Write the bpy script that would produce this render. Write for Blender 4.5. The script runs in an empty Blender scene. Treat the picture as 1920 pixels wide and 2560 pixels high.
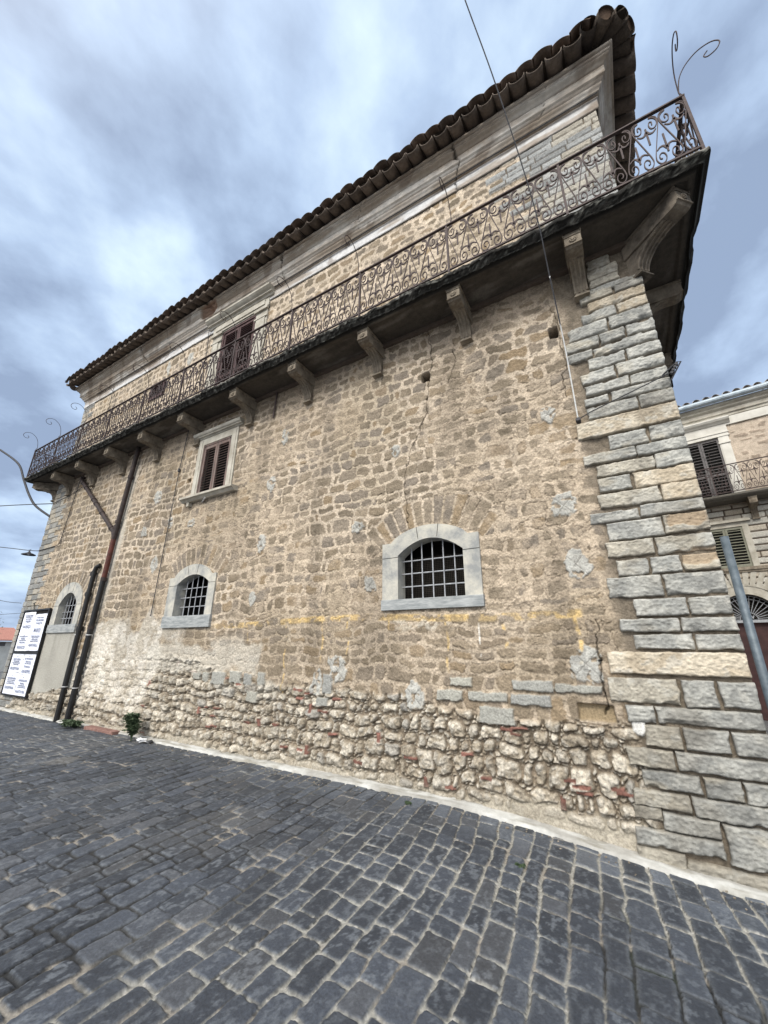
import bpy, bmesh, math, random
import numpy as np
from mathutils import Vector, Matrix
R=math.radians
SC=bpy.context.scene
COL=SC.collection
# ---------------------------------------------------------------- camera
cam=bpy.data.cameras.new('camera'); co=bpy.data.objects.new('camera',cam); COL.objects.link(co)
cam.sensor_fit='HORIZONTAL'; cam.sensor_width=36; cam.lens=983.06/1920*36; cam.clip_start=.05; cam.clip_end=4000
_p,_r,_y=R(18.858),R(-.2635),R(-30.735)
_f=Vector((math.sin(_y)*math.cos(_p),math.cos(_y)*math.cos(_p),math.sin(_p)))
_ri=Vector((math.cos(_y),-math.sin(_y),0)); _d=-_ri.cross(_f)
_r2=_ri*math.cos(_r)+_d*math.sin(_r); _d2=-_ri*math.sin(_r)+_d*math.cos(_r)
M=Matrix((_r2,-_d2,-_f)).transposed().to_4x4(); M.translation=Vector((0,-4.8,1.63)); co.matrix_world=M
SC.camera=co
SC.view_settings.view_transform='Standard'; SC.view_settings.look='None'; SC.view_settings.gamma=1
SC.view_settings.exposure=0.55
# ---------------------------------------------------------------- sky and sun
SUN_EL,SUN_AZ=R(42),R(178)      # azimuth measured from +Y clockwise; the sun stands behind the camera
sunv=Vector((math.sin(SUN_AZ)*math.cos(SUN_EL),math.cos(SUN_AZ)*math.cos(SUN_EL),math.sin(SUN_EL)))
W=bpy.data.worlds.new('World'); SC.world=W; W.use_nodes=True
nt=W.node_tree; nt.nodes.clear(); N=nt.nodes; L=nt.links
def nd(t,**k):
    n=N.new(t)
    for a,b in k.items(): setattr(n,a,b)
    return n
out=nd('ShaderNodeOutputWorld'); bg=nd('ShaderNodeBackground'); bg.inputs['Strength'].default_value=.1
sky=nd('ShaderNodeTexSky'); sky.sky_type='NISHITA'; sky.sun_disc=False; sky.sun_elevation=SUN_EL; sky.sun_rotation=SUN_AZ
tc=nd('ShaderNodeTexCoord')
sep=nd('ShaderNodeSeparateXYZ'); L.new(tc.outputs['Generated'],sep.inputs[0])
def mth(op,a,b=None,clamp=False,T=None):
    T=T or nt
    n=T.nodes.new('ShaderNodeMath'); n.operation=op; n.use_clamp=clamp
    for i,v in enumerate((a,b)):
        if v is None: continue
        if isinstance(v,(int,float)): n.inputs[i].default_value=v
        else: T.links.new(v,n.inputs[i])
    return n.outputs[0]
zz=mth('MAXIMUM',sep.outputs[2],0.0); zz=mth('ADD',zz,.38)
cx=mth('DIVIDE',sep.outputs[0],zz); cy=mth('DIVIDE',sep.outputs[1],zz)
cmb=nd('ShaderNodeCombineXYZ'); L.new(cx,cmb.inputs[0]); L.new(cy,cmb.inputs[1])
mp=nd('ShaderNodeMapping'); mp.inputs['Rotation'].default_value=(0,0,R(32)); mp.inputs['Scale'].default_value=(1,.85,1); mp.inputs['Location'].default_value=(3.1,1.7,0)
L.new(cmb.outputs[0],mp.inputs[0])
n1=nd('ShaderNodeTexNoise'); n1.inputs['Scale'].default_value=2.9; n1.inputs['Detail'].default_value=7; n1.inputs['Roughness'].default_value=.50; n1.inputs['Distortion'].default_value=.12
n2=nd('ShaderNodeTexNoise'); n2.inputs['Scale'].default_value=6.5; n2.inputs['Detail'].default_value=6; n2.inputs['Roughness'].default_value=.55
L.new(mp.outputs[0],n1.inputs['Vector']); L.new(mp.outputs[0],n2.inputs['Vector'])
cl=mth('ADD',mth('MULTIPLY',n1.outputs['Fac'],.72),mth('MULTIPLY',n2.outputs['Fac'],.28))
ramp=nd('ShaderNodeValToRGB'); L.new(cl,ramp.inputs[0])
e=ramp.color_ramp.elements; e[0].position=.405; e[0].color=(2.35,3.05,4.35,1)
e[1].position=.625; e[1].color=(6.0,7.3,8.4,1)
m=ramp.color_ramp.elements.new(.50); m.color=(3.7,4.75,6.4,1)
# warm glow added to the unseen sky behind the camera, to brighten the wall
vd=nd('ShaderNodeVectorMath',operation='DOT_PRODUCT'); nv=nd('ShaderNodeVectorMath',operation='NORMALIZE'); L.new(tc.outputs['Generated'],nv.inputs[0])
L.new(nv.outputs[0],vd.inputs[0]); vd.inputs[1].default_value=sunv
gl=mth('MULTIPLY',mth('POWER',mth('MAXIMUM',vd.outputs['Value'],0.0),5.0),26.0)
gc=nd('ShaderNodeMix',data_type='RGBA'); gc.inputs[0].default_value=.96
L.new(sky.outputs[0],gc.inputs[6]); L.new(ramp.outputs[0],gc.inputs[7])
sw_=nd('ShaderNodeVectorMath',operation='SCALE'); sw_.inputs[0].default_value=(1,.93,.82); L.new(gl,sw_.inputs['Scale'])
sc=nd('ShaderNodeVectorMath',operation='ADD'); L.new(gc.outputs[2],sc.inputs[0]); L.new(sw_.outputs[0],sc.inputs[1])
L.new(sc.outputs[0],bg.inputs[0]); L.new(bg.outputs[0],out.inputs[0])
sl=bpy.data.lights.new('sun','SUN'); sl.energy=1.5; sl.angle=R(18); sl.color=(1,.95,.86)
so=bpy.data.objects.new('sun',sl); COL.objects.link(so); so.rotation_euler=(-sunv).to_track_quat('-Z','Y').to_euler(); so.location=(0,-10,15)

# ================================================================ helpers
rng=np.random.default_rng(7); random.seed(5)
_T=np.random.default_rng(11).random((256,256)).astype(np.float32)
def vn(x,y,s=0):
    x=x+s*17.31; y=y+s*9.77
    ix=np.floor(x).astype(np.int32); iy=np.floor(y).astype(np.int32); fx=x-ix; fy=y-iy
    fx=fx*fx*(3-2*fx); fy=fy*fy*(3-2*fy)
    a=_T[ix&255,iy&255]; b=_T[(ix+1)&255,iy&255]; c=_T[ix&255,(iy+1)&255]; d=_T[(ix+1)&255,(iy+1)&255]
    return (a+(b-a)*fx)*(1-fy)+(c+(d-c)*fx)*fy
def fbm(x,y,o=4,s=0,g=.5):
    r=0;a=1;t=0
    for i in range(o):
        r=r+a*vn(x*2**i,y*2**i,s+i*3.3); t+=a; a*=g
    return r/t
def ss(a,b,x):
    t=np.clip((x-a)/(b-a),0,1); return t*t*(3-2*t)
def mix(a,b,t):
    return a*(1-t[...,None])+np.asarray(b,dtype=np.float32)*t[...,None]
def h1(i,s=0):   # hash ids -> 0..1
    i=i.astype(np.int64); return _T[(i*73+s*31)&255,(i*151+(i>>3)*57+s*89)&255]
def courses(U,V,hm,wm,seed,hj=.25,wj=.3,u0=None,u1=None):
    """coursed stones: returns id, distance to side, distance to bed, stone w, stone h, cx offset, cy offset"""
    r=np.random.default_rng(seed)
    v0,v1=V.min()-.5,V.max()+.5
    b=[v0]
    while b[-1]<v1: b.append(b[-1]+hm*(1+hj*(r.random()*2-1)))
    b=np.array(b); row=np.clip(np.searchsorted(b,V)-1,0,len(b)-2)
    lo=b[row]; hi=b[row+1]; dv=np.minimum(V-lo,hi-V)
    ids=np.zeros(U.shape,np.int64); du=np.zeros(U.shape,np.float32); sw=np.zeros(U.shape,np.float32); cu=np.zeros(U.shape,np.float32)
    umin,umax=U.min()-1,U.max()+1
    base=0
    rf=row.ravel(); order=np.argsort(rf,kind='stable'); rs=rf[order]; Uf=U.ravel()
    st=np.searchsorted(rs,np.arange(len(b)))
    idf=ids.ravel(); duf=du.ravel(); swf=sw.ravel(); cuf=cu.ravel()
    for k in range(len(b)-1):
        n=int((umax-umin)/wm*1.8)+4
        w=wm*(1+wj*(r.random(n)*2-1)); w=np.where(r.random(n)<.12,w*.55,w)
        xs=umin-r.random()*wm+np.concatenate([[0],np.cumsum(w)])
        sel=order[st[k]:(st[k+1] if k+1<len(b) else len(rs))]
        if len(sel):
            u=Uf[sel]; j=np.clip(np.searchsorted(xs,u)-1,0,len(xs)-2)
            duf[sel]=np.minimum(u-xs[j],xs[j+1]-u); swf[sel]=xs[j+1]-xs[j]; cuf[sel]=u-(xs[j+1]+xs[j])/2; idf[sel]=base+j
        base+=n+3
    return idf.reshape(U.shape),duf.reshape(U.shape),dv,swf.reshape(U.shape),hi-lo,cuf.reshape(U.shape),V-(lo+hi)/2
def rbox(cu,cv,sw,sh,inset,rad):
    qx=np.abs(cu)-(sw/2-inset-rad); qy=np.abs(cv)-(sh/2-inset-rad)
    return rad-np.hypot(np.maximum(qx,0),np.maximum(qy,0))-np.minimum(np.maximum(qx,qy),0)
def voro(U,V,su,sv,seed):
    """jittered-grid voronoi: id, F2-F1 (metres), F1"""
    r=np.random.default_rng(seed); J=r.random((256,256,2)).astype(np.float32)
    x=U/su; y=V/sv; ix=np.floor(x).astype(np.int32); iy=np.floor(y).astype(np.int32)
    f1=np.full(U.shape,9.,np.float32); f2=f1.copy(); ids=np.zeros(U.shape,np.int64)
    for di in (-1,0,1):
        for dj in (-1,0,1):
            gx=ix+di; gy=iy+dj; j=J[gx&255,gy&255]
            d=np.maximum(np.abs(x-(gx+.5+(j[...,0]-.5)*.85)),0)**2.0+np.abs(y-(gy+.5+(j[...,1]-.5)*.7+(gx%2)*.35))**2.0
            d=np.sqrt(d); idn=(gx.astype(np.int64)+500)*1009+gy+500
            m=d<f1; f2=np.where(m,f1,np.minimum(f2,d)); ids=np.where(m,idn,ids); f1=np.where(m,d,f1)
    return ids,(f2-f1)*min(su,sv),f1
def grow(a,b,d0,d1,pw=1.0):
    """samples from a to b whose step grows from d0 to d1"""
    xs=[0.0]; Lg=abs(b-a)
    while xs[-1]<Lg: xs.append(xs[-1]+d0+(d1-d0)*(xs[-1]/Lg)**pw)
    xs[-1]=Lg; s=1 if b>a else -1
    return a+s*np.array(xs)
# ---- materials
MATS={}
def newmat(name): 
    m=bpy.data.materials.new(name); m.use_nodes=True; MATS[name]=m
    return m,m.node_tree,m.node_tree.nodes['Principled BSDF']
def vmat(name,rough=.9,bump=.25,bscale=60,var=.25,vscale=25,spec=.25,bd=.01):
    """vertex colour times fine object-space noise, with a fine bump"""
    m,t,b=newmat(name); n=t.nodes; l=t.links
    a=n.new('ShaderNodeAttribute'); a.attribute_name='Col'
    tc=n.new('ShaderNodeTexCoord')
    f=n.new('ShaderNodeTexNoise'); f.inputs['Scale'].default_value=vscale; f.inputs['Detail'].default_value=6; f.inputs['Roughness'].default_value=.7
    l.new(tc.outputs['Object'],f.inputs['Vector'])
    r=n.new('ShaderNodeMapRange'); r.inputs[1].default_value=.25; r.inputs[2].default_value=.75; r.inputs[3].default_value=1-var; r.inputs[4].default_value=1+var; l.new(f.outputs['Fac'],r.inputs[0])
    s=n.new('ShaderNodeVectorMath'); s.operation='SCALE'; l.new(a.outputs['Color'],s.inputs[0]); l.new(r.outputs[0],s.inputs['Scale'])
    l.new(s.outputs[0],b.inputs['Base Color'])
    g=n.new('ShaderNodeTexNoise'); g.inputs['Scale'].default_value=bscale; g.inputs['Detail'].default_value=7; g.inputs['Roughness'].default_value=.65; l.new(tc.outputs['Object'],g.inputs['Vector'])
    bp=n.new('ShaderNodeBump'); bp.inputs['Strength'].default_value=bump; bp.inputs['Distance'].default_value=bd; l.new(g.outputs['Fac'],bp.inputs['Height']); l.new(bp.outputs[0],b.inputs['Normal'])
    b.inputs['Roughness'].default_value=rough; b.inputs['Specular IOR Level'].default_value=spec
    return m
def nmat(name,c1,c2,scale=8,rough=.8,bump=.2,bscale=50,metal=0,c3=None,spec=.3,stretch=(1,1,1),lo=.35,hi=.65,bd=.01,detail=6):
    m,t,b=newmat(name); n=t.nodes; l=t.links
    tc=n.new('ShaderNodeTexCoord'); mp=n.new('ShaderNodeMapping'); mp.inputs['Scale'].default_value=stretch; l.new(tc.outputs['Object'],mp.inputs[0])
    f=n.new('ShaderNodeTexNoise'); f.inputs['Scale'].default_value=scale; f.inputs['Detail'].default_value=detail; f.inputs['Roughness'].default_value=.65; l.new(mp.outputs[0],f.inputs['Vector'])
    r=n.new('ShaderNodeValToRGB'); e=r.color_ramp.elements; e[0].position=lo; e[0].color=(*c1,1); e[1].position=hi; e[1].color=(*c2,1)
    if c3: x=r.color_ramp.elements.new((lo+hi)/2); x.color=(*c3,1)
    l.new(f.outputs['Fac'],r.inputs[0]); l.new(r.outputs[0],b.inputs['Base Color'])
    g=n.new('ShaderNodeTexNoise'); g.inputs['Scale'].default_value=bscale; g.inputs['Detail'].default_value=6; l.new(mp.outputs[0],g.inputs['Vector'])
    bp=n.new('ShaderNodeBump'); bp.inputs['Strength'].default_value=bump; bp.inputs['Distance'].default_value=bd; l.new(g.outputs['Fac'],bp.inputs['Height']); l.new(bp.outputs[0],b.inputs['Normal'])
    b.inputs['Roughness'].default_value=rough; b.inputs['Metallic'].default_value=metal; b.inputs['Specular IOR Level'].default_value=spec
    return m
M_wall=vmat('rubble_masonry',.95,.9,48,.46,42,.12,.014)
M_setts=vmat('basalt_setts',.66,.6,70,.42,60,.45,.008)
M_quoin=vmat('grey_limestone',.90,.9,30,.30,22,.15,.012)
M_corn=vmat('cornice_render',.88,.3,60,.22,14,.2,.008)
M_tile=vmat('old_roof_tile',.95,.5,50,.35,18,.15,.012)
M_slab=vmat('balcony_concrete',.95,.6,40,.3,14,.15,.015)
M_marble=nmat('window_limestone',(.25,.255,.25),(.49,.465,.40),4.5,.8,.5,22,c3=(.38,.37,.335))
M_sillst=nmat('veined_grey_sill',(.20,.215,.22),(.38,.39,.385),5,.75,.35,18,stretch=(1,1,5))
M_stucco=nmat('cream_surround',(.31,.285,.235),(.48,.455,.395),4,.85,.2,30)
M_console=nmat('console_stone',(.12,.098,.075),(.36,.31,.24),4,.9,.6,30,stretch=(1,1,.6))
M_consoled=nmat('dark_console_stone',(.06,.05,.04),(.25,.21,.165),4,.92,.6,30)  # darker copy of the console stone, for the corner consoles
M_iron=nmat('rusty_iron',(.038,.028,.028),(.078,.055,.052),30,.65,.3,80,metal=.2)
M_irond=nmat('grey_bars',(.24,.25,.27),(.40,.41,.43),20,.6,.2,60,metal=.1)
M_wood=nmat('maroon_shutter_wood',(.045,.024,.025),(.095,.055,.053),14,.75,.4,50,stretch=(1,1,.25))
M_woodg=nmat('weathered_shutter_wood',(.085,.078,.072),(.19,.16,.145),16,.85,.5,50,stretch=(1,1,.2),c3=(.17,.115,.10))
M_green=nmat('grey_green_shutter',(.17,.17,.13),(.24,.24,.19),14,.8,.3,50)
M_greyw=nmat('grey_shutter',(.085,.08,.08),(.17,.16,.16),16,.85,.4,50)
M_black=nmat('black_pipe',(.006,.006,.007),(.014,.013,.013),10,.45,.1,40,spec=.4)
M_redp=nmat('rust_red_pipe',(.055,.018,.014),(.12,.035,.025),12,.6,.2,40)
M_brownp=nmat('brown_cast_pipe',(.022,.018,.018),(.055,.038,.035),12,.7,.3,40)
M_clip=nmat('pipe_clip',(.4,.4,.4),(.6,.6,.6),20,.5,.1,50)
M_galv=nmat('galvanised_steel',(.075,.095,.11),(.13,.155,.175),14,.5,.15,60,metal=.25)
M_dark=nmat('dark_interior',(.004,.004,.004),(.012,.011,.01),4,.95,0,20)
M_cable=nmat('cable',(.03,.03,.035),(.06,.06,.065),20,.7,0,20)
M_cablew=nmat('cable_tape',(.45,.45,.45),(.7,.7,.68),60,.7,0,20)
M_kerb=nmat('kerb_concrete',(.42,.42,.39),(.66,.66,.62),5,.9,.5,60,c3=(.56,.56,.53))
M_paper=nmat('poster_paper',(.68,.70,.80),(.84,.86,.93),6,.7,.15,12)
M_ink=nmat('poster_ink',(.16,.18,.26),(.34,.37,.47),30,.8,0,20)
M_leaf=nmat('weed_leaf',(.035,.06,.03),(.11,.15,.085),9,.7,.2,30)
M_brick=nmat('red_brick',(.15,.08,.065),(.27,.16,.135),14,.9,.4,40)
M_white=nmat('white_paper',(.75,.75,.75),(.85,.85,.85),9,.8,.1,30)
M_zinc=nmat('zinc_gutter',(.24,.29,.33),(.38,.43,.47),6,.5,.1,30,metal=.2)
M_door=nmat('maroon_door',(.035,.014,.014),(.06,.026,.024),5,.6,.2,30)
M_maps=nmat('smooth_pale_render',(.52,.50,.45),(.64,.62,.57),3,.85,.1,30)
M_rroof=nmat('pink_tile_roof',(.30,.13,.10),(.50,.24,.18),20,.9,.5,50)

def obj(name,me,mat=None,parent=None):
    o=bpy.data.objects.new(name,me); COL.objects.link(o)
    if mat is not None and not me.materials: me.materials.append(mat)
    if parent is not None: o.parent=parent
    return o
def thing(name,label,cat,loc=(0,0,0),group=None,rz=0):
    o=bpy.data.objects.new(name,None); COL.objects.link(o); o.location=loc; o.rotation_euler=(0,0,rz); o['label']=label; o['category']=cat; o.empty_display_size=.2
    if group: o['group']=group
    return o
def tag(o,label,cat,group=None):
    o['label']=label; o['category']=cat
    if group: o['group']=group
def struct(o): o['kind']='structure'; return o
def gridmesh(name,P,C=None,keep=None,smooth=True,flip=False):
    """P (n,m,3) points, C colours; keep = (n-1,m-1) face mask"""
    n,m=P.shape[:2]; me=bpy.data.meshes.new(name)
    idx=np.arange(n*m).reshape(n,m)
    q=np.stack([idx[:-1,:-1],idx[1:,:-1],idx[1:,1:],idx[:-1,1:]],-1).reshape(-1,4)
    if flip: q=q[:,::-1]
    if keep is not None: q=q[keep.reshape(-1)]
    me.vertices.add(n*m); me.vertices.foreach_set('co',np.ascontiguousarray(P,dtype=np.float32).ravel())
    me.loops.add(len(q)*4); me.loops.foreach_set('vertex_index',q.astype(np.int32).ravel())
    me.polygons.add(len(q)); me.polygons.foreach_set('loop_start',np.arange(0,len(q)*4,4,dtype=np.int32)); me.polygons.foreach_set('loop_total',np.full(len(q),4,np.int32))
    me.update(calc_edges=True)
    if smooth: me.polygons.foreach_set('use_smooth',np.ones(len(q),bool))
    if C is not None:
        ca=me.color_attributes.new('Col','FLOAT_COLOR','POINT'); c4=np.ones((n*m,4),np.float32); c4[:,:3]=np.clip(C.reshape(-1,3),0,1); ca.data.foreach_set('color',c4.ravel())
    return me
class MB:
    """collects raw geometry into one mesh"""
    def __init__(s): s.v=[]; s.f=[]; s.c=[]
    def add(s,V,F,c=None):
        b=len(s.v); s.v+= [tuple(v) for v in V]; s.f+=[tuple(b+i for i in f) for f in F]
        s.c+= [c if c is not None else (.5,.5,.5)]*len(V)
        return s
    def box(s,x0,x1,y0,y1,z0,z1,c=None):
        V=[(x,y,z) for x in (x0,x1) for y in (y0,y1) for z in (z0,z1)]
        return s.add(V,[(0,1,3,2),(4,6,7,5),(0,4,5,1),(2,3,7,6),(0,2,6,4),(1,5,7,3)],c)
    def obox(s,cx,cy,cz,dx,dy,dz,rot=None,c=None):
        V=[Vector((x*dx/2,y*dy/2,z*dz/2)) for x in (-1,1) for y in (-1,1) for z in (-1,1)]
        if rot is not None: V=[rot@v for v in V]
        V=[v+Vector((cx,cy,cz)) for v in V]
        return s.add(V,[(0,1,3,2),(4,6,7,5),(0,4,5,1),(2,3,7,6),(0,2,6,4),(1,5,7,3)],c)
    def tube(s,pts,r,n=8,caps=True,c=None):
        pts=[Vector(p) for p in pts]; k=len(pts); V=[];F=[]
        up=None
        for i,p in enumerate(pts):
            t=(pts[min(i+1,k-1)]-pts[max(i-1,0)]).normalized()
            if up is None: up=Vector((0,0,1)) if abs(t.z)<.9 else Vector((1,0,0))
            a=t.cross(up).normalized(); b=a.cross(t).normalized(); up=b
            rr=r[i] if isinstance(r,(list,tuple)) else r
            for j in range(n):
                an=2*math.pi*j/n; V.append(p+a*math.cos(an)*rr+b*math.sin(an)*rr)
        for i in range(k-1):
            for j in range(n):
                F.append((i*n+j,i*n+(j+1)%n,(i+1)*n+(j+1)%n,(i+1)*n+j))
        if caps: F.append(tuple(range(n))[::-1]); F.append(tuple((k-1)*n+j for j in range(n)))
        return s.add(V,F,c)
    def extr(s,poly,axis,a,b,c=None):
        """2-D polygon extruded along an axis: 'x' poly=(y,z); 'y' poly=(x,z)"""
        n=len(poly)
        def P(u,v,w): return (w,u,v) if axis=='x' else ((u,w,v) if axis=='y' else (u,v,w))
        V=[P(u,v,a) for u,v in poly]+[P(u,v,b) for u,v in poly]
        F=[(i,(i+1)%n,n+(i+1)%n,n+i) for i in range(n)]+[tuple(range(n))[::-1],tuple(range(n,2*n))]
        return s.add(V,F,c)
    def build(s,name,mat=None,parent=None,bevel=0,smooth=False,tri=False):
        me=bpy.data.meshes.new(name); me.from_pydata(s.v,[],s.f)
        bm=bmesh.new(); bm.from_mesh(me); bmesh.ops.recalc_face_normals(bm,faces=bm.faces)
        if tri: bmesh.ops.triangulate(bm,faces=[f for f in bm.faces if len(f.verts)>4])
        if bevel: bmesh.ops.bevel(bm,geom=[e for e in bm.edges if len(e.link_faces)==2 and e.calc_face_angle(0)>.5],offset=bevel,segments=2,affect='EDGES',profile=.6)
        bm.to_mesh(me); bm.free()
        if smooth: me.polygons.foreach_set('use_smooth',np.ones(len(me.polygons),bool))
        if not bevel and len(me.vertices)==len(s.c):
            ca=me.color_attributes.new('Col','FLOAT_COLOR','POINT'); c4=np.ones((len(s.c),4),np.float32); c4[:,:3]=np.array(s.c); ca.data.foreach_set('color',c4.ravel())
        return obj(name,me,mat,parent)
def catmull(P,n=6):
    P=[Vector(p) for p in P]; o=[]
    for i in range(len(P)-1):
        a=P[max(i-1,0)];b=P[i];c=P[i+1];d=P[min(i+2,len(P)-1)]
        for k in range(n):
            t=k/n; o.append(.5*((2*b)+(c-a)*t+(2*a-5*b+4*c-d)*t*t+(3*b-a-3*c+d)*t**3))
    o.append(P[-1]); return o

# ================================================================ ground
def gz(X,Y=0):
    return -.19*ss(-2.2,.9,X)
gx=np.concatenate([grow(-3.2,1.7,.0085,.0085)[::-1][:-1],grow(-3.2,-26,.0085,.07,.8)])[::-1]
gx=np.unique(np.round(gx,5)); gy=np.unique(np.round(np.concatenate([grow(-4.5,.12,.009,.010),grow(-4.5,-9,.012,.12)]),5))
X,Y=np.meshgrid(gx,gy,indexing='ij'); X=X.astype(np.float32); Y=Y.astype(np.float32)
wx=(fbm(X*.8,Y*.5,2,1)-.5)*.20+(fbm(X*5,Y*5,2,2)-.5)*.030; wy=(fbm(X*.8,Y*.8,2,3)-.5)*.10+(fbm(X*5,Y*5,2,4)-.5)*.035
U=Y+wy; V=X+wx+.10*(Y)        # courses run across the street
ids,du,dv,sw,sh,cu,cv=courses(U,V,.170,.270,21,.20,.42)
jit=h1(ids,1)*.005+.0030+.008*ss(.45,.75,fbm(X*1.3,Y*1.3,3,8))
d=rbox(cu,cv,sw,sh,jit,.012+.02*h1(ids,6))+(fbm(X*18,Y*18,4,5,.6)-.5)*.018
st=ss(-.002,.0045,d)
dome=1-np.clip((cu/sw*2)**8,0,1)*.6-np.clip((cv/sh*2)**8,0,1)*.6
tilt=(h1(ids,2)-.5)*cu*.09+(h1(ids,3)-.5)*cv*.10
Z=gz(X)+st*(.007+.006*h1(ids,4)+tilt*.7+.003*dome)+(fbm(X*24,Y*24,4,6)-.5)*.006+(fbm(X*.7,Y*.7,2,9)-.5)*.05*ss(0,-.7,Y)
base=np.array([.040,.046,.058],np.float32)*(.74+.72*h1(ids,5)**1.5)[...,None]
spots=ss(.52,.66,fbm(X*34,Y*24,4,12,.6))*(.35+.65*h1(ids,9))*ss(.30,.55,fbm(X*1.1,Y*1.1,2,31)+.25)
base=mix(base,(.155,.17,.19),spots*.62)
base=mix(base,(.11,.105,.10),ss(.70,.95,h1(ids,7))*.25)
wear=ss(.035,.0,d)*.35; base=mix(base,(.15,.16,.17),wear*ss(.4,.7,fbm(X*2,Y*2,2,14)))
edge=ss(-.75,-.30,Y)*ss(-7,-2.5,X); base=mix(base,(.17,.19,.22),edge*.38*ss(.3,.6,h1(ids,8)))
jm=ss(.42,.64,fbm(X*.75,Y*.75,3,17)+.16*ss(-3.5,-1.5,X)-.10*ss(-3,-6,X)); jn=fbm(X*40,Y*40,3,18)
jc=mix(mix(np.zeros(X.shape+(3,),np.float32)+np.array([.020,.020,.020],np.float32),(.28,.27,.24),jm),(.42,.40,.36),ss(.62,.78,jn)*jm)
jc=mix(jc,(.26,.235,.20),ss(.60,.68,fbm(X*3.5,Y*3.5,3,19))*.9)
jc=mix(jc,(.045,.07,.03),ss(.70,.80,fbm(X*1.7,Y*1.7,3,40))*ss(-1.9,-.6,Y)*.8)
jd=ss(.004,.0,np.abs(d))*ss(.40,.60,fbm(X*1.8,Y*1.8,3,77)); jc=jc*(1-.8*jd)[...,None]; base=base*(1-.55*jd)[...,None]
C=mix(jc,base,0*st)*(1-st[...,None])+base*st[...,None]
dust=ss(.52,.70,fbm(X*.55,Y*1.2,4,23))*.30*ss(-3.2,-1.2,Y)*ss(-2,-6,X)*ss(.62,.72,fbm(X*3,Y*3,3,24)+.15); C=mix(C,(.24,.225,.20),dust)
me=gridmesh('street',np.stack([X,Y,Z],-1),C); st_o=struct(obj('street',me,M_setts))
# the land beyond
m,t,b=newmat('far_paving'); tcn=t.nodes.new('ShaderNodeTexCoord'); br=t.nodes.new('ShaderNodeTexBrick'); br.inputs['Scale'].default_value=3; br.inputs['Color1'].default_value=(.06,.065,.08,1); br.inputs['Color2'].default_value=(.085,.09,.10,1); br.inputs['Mortar'].default_value=(.2,.19,.17,1); br.inputs['Mortar Size'].default_value=.03
t.links.new(tcn.outputs['Object'],br.inputs['Vector']); t.links.new(br.outputs[0],b.inputs['Base Color']); b.inputs['Roughness'].default_value=.8
g=MB(); g.add([(-900,-900,-.30),(900,-900,-.30),(900,900,-.30),(-900,900,-.30)],[(0,1,2,3)]); struct(g.build('ground',m))
# pale concrete strip at the wall foot
xs=grow(1.6,-15.6,.02,.08); ys=np.linspace(0,1,14)
XX,YY=np.meshgrid(xs,ys,indexing='ij'); wd=.12+.04*(fbm(XX*2,XX*0,3,3)-.5)+.015*ss(-1.2,.8,XX); wd=wd*np.where((XX<-7.5)&(XX>-10.6),.45,1)
PY=-wd*YY; PZ=gz(XX)+.010+.038*(1-YY)**.7+.012*fbm(XX*9,YY*3,3,6); PZ=np.where(YY>.95,gz(XX)-.02,PZ)+.012
cc=np.zeros(XX.shape+(3,),np.float32)+np.array([.33,.32,.295],np.float32); cc=mix(cc,(.45,.445,.42),ss(.4,.6,fbm(XX*3,YY*2,4,7))); cc=mix(cc,(.24,.225,.19),ss(.52,.70,fbm(XX*5,YY*3,4,9))*.75); cc=mix(cc,(.20,.18,.15),ss(.25,.0,YY)*.6)  # dirty patches, plus contact shade painted darker along the wall
struct(obj('kerb',gridmesh('kerb',np.stack([XX,PY,PZ],-1),cc),M_corn))

# ================================================================ the palazzo
PAL=thing('stone_building','two storey rubble stone building with long iron balcony and tiled eaves above the cobbled street','building',(-7.2,0,0))
def P(o): # parent keeping world coordinates
    return o
class _Par: pass
BX=(-15.2,.86); ZF=9.36; UL=-14.85   # the upper storey starts a little inside the lower left corner
def adopt(o,par):
    o.parent=par; o.matrix_parent_inverse=Matrix.Translation(-Vector(par.location)) if par.type=='EMPTY' else par.matrix_world.inverted()
    return o
def pobj(name,me,mat,par=None):
    o=obj(name,me,mat); 
    par=par or PAL
    o.parent=par
    if par.type=='EMPTY':
        o.matrix_parent_inverse=(Matrix.Translation(par.location)@Matrix.Rotation(par.rotation_euler.z,4,'Z')).inverted()
    return o
def pb(mb,name,mat,par=None,**k):
    o=mb.build(name,mat,None,**k); o.parent=par or PAL
    if (par or PAL).type=='EMPTY':
        q=par or PAL; o.matrix_parent_inverse=(Matrix.Translation(q.location)@Matrix.Rotation(q.rotation_euler.z,4,'Z')).inverted()
    return o

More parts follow.
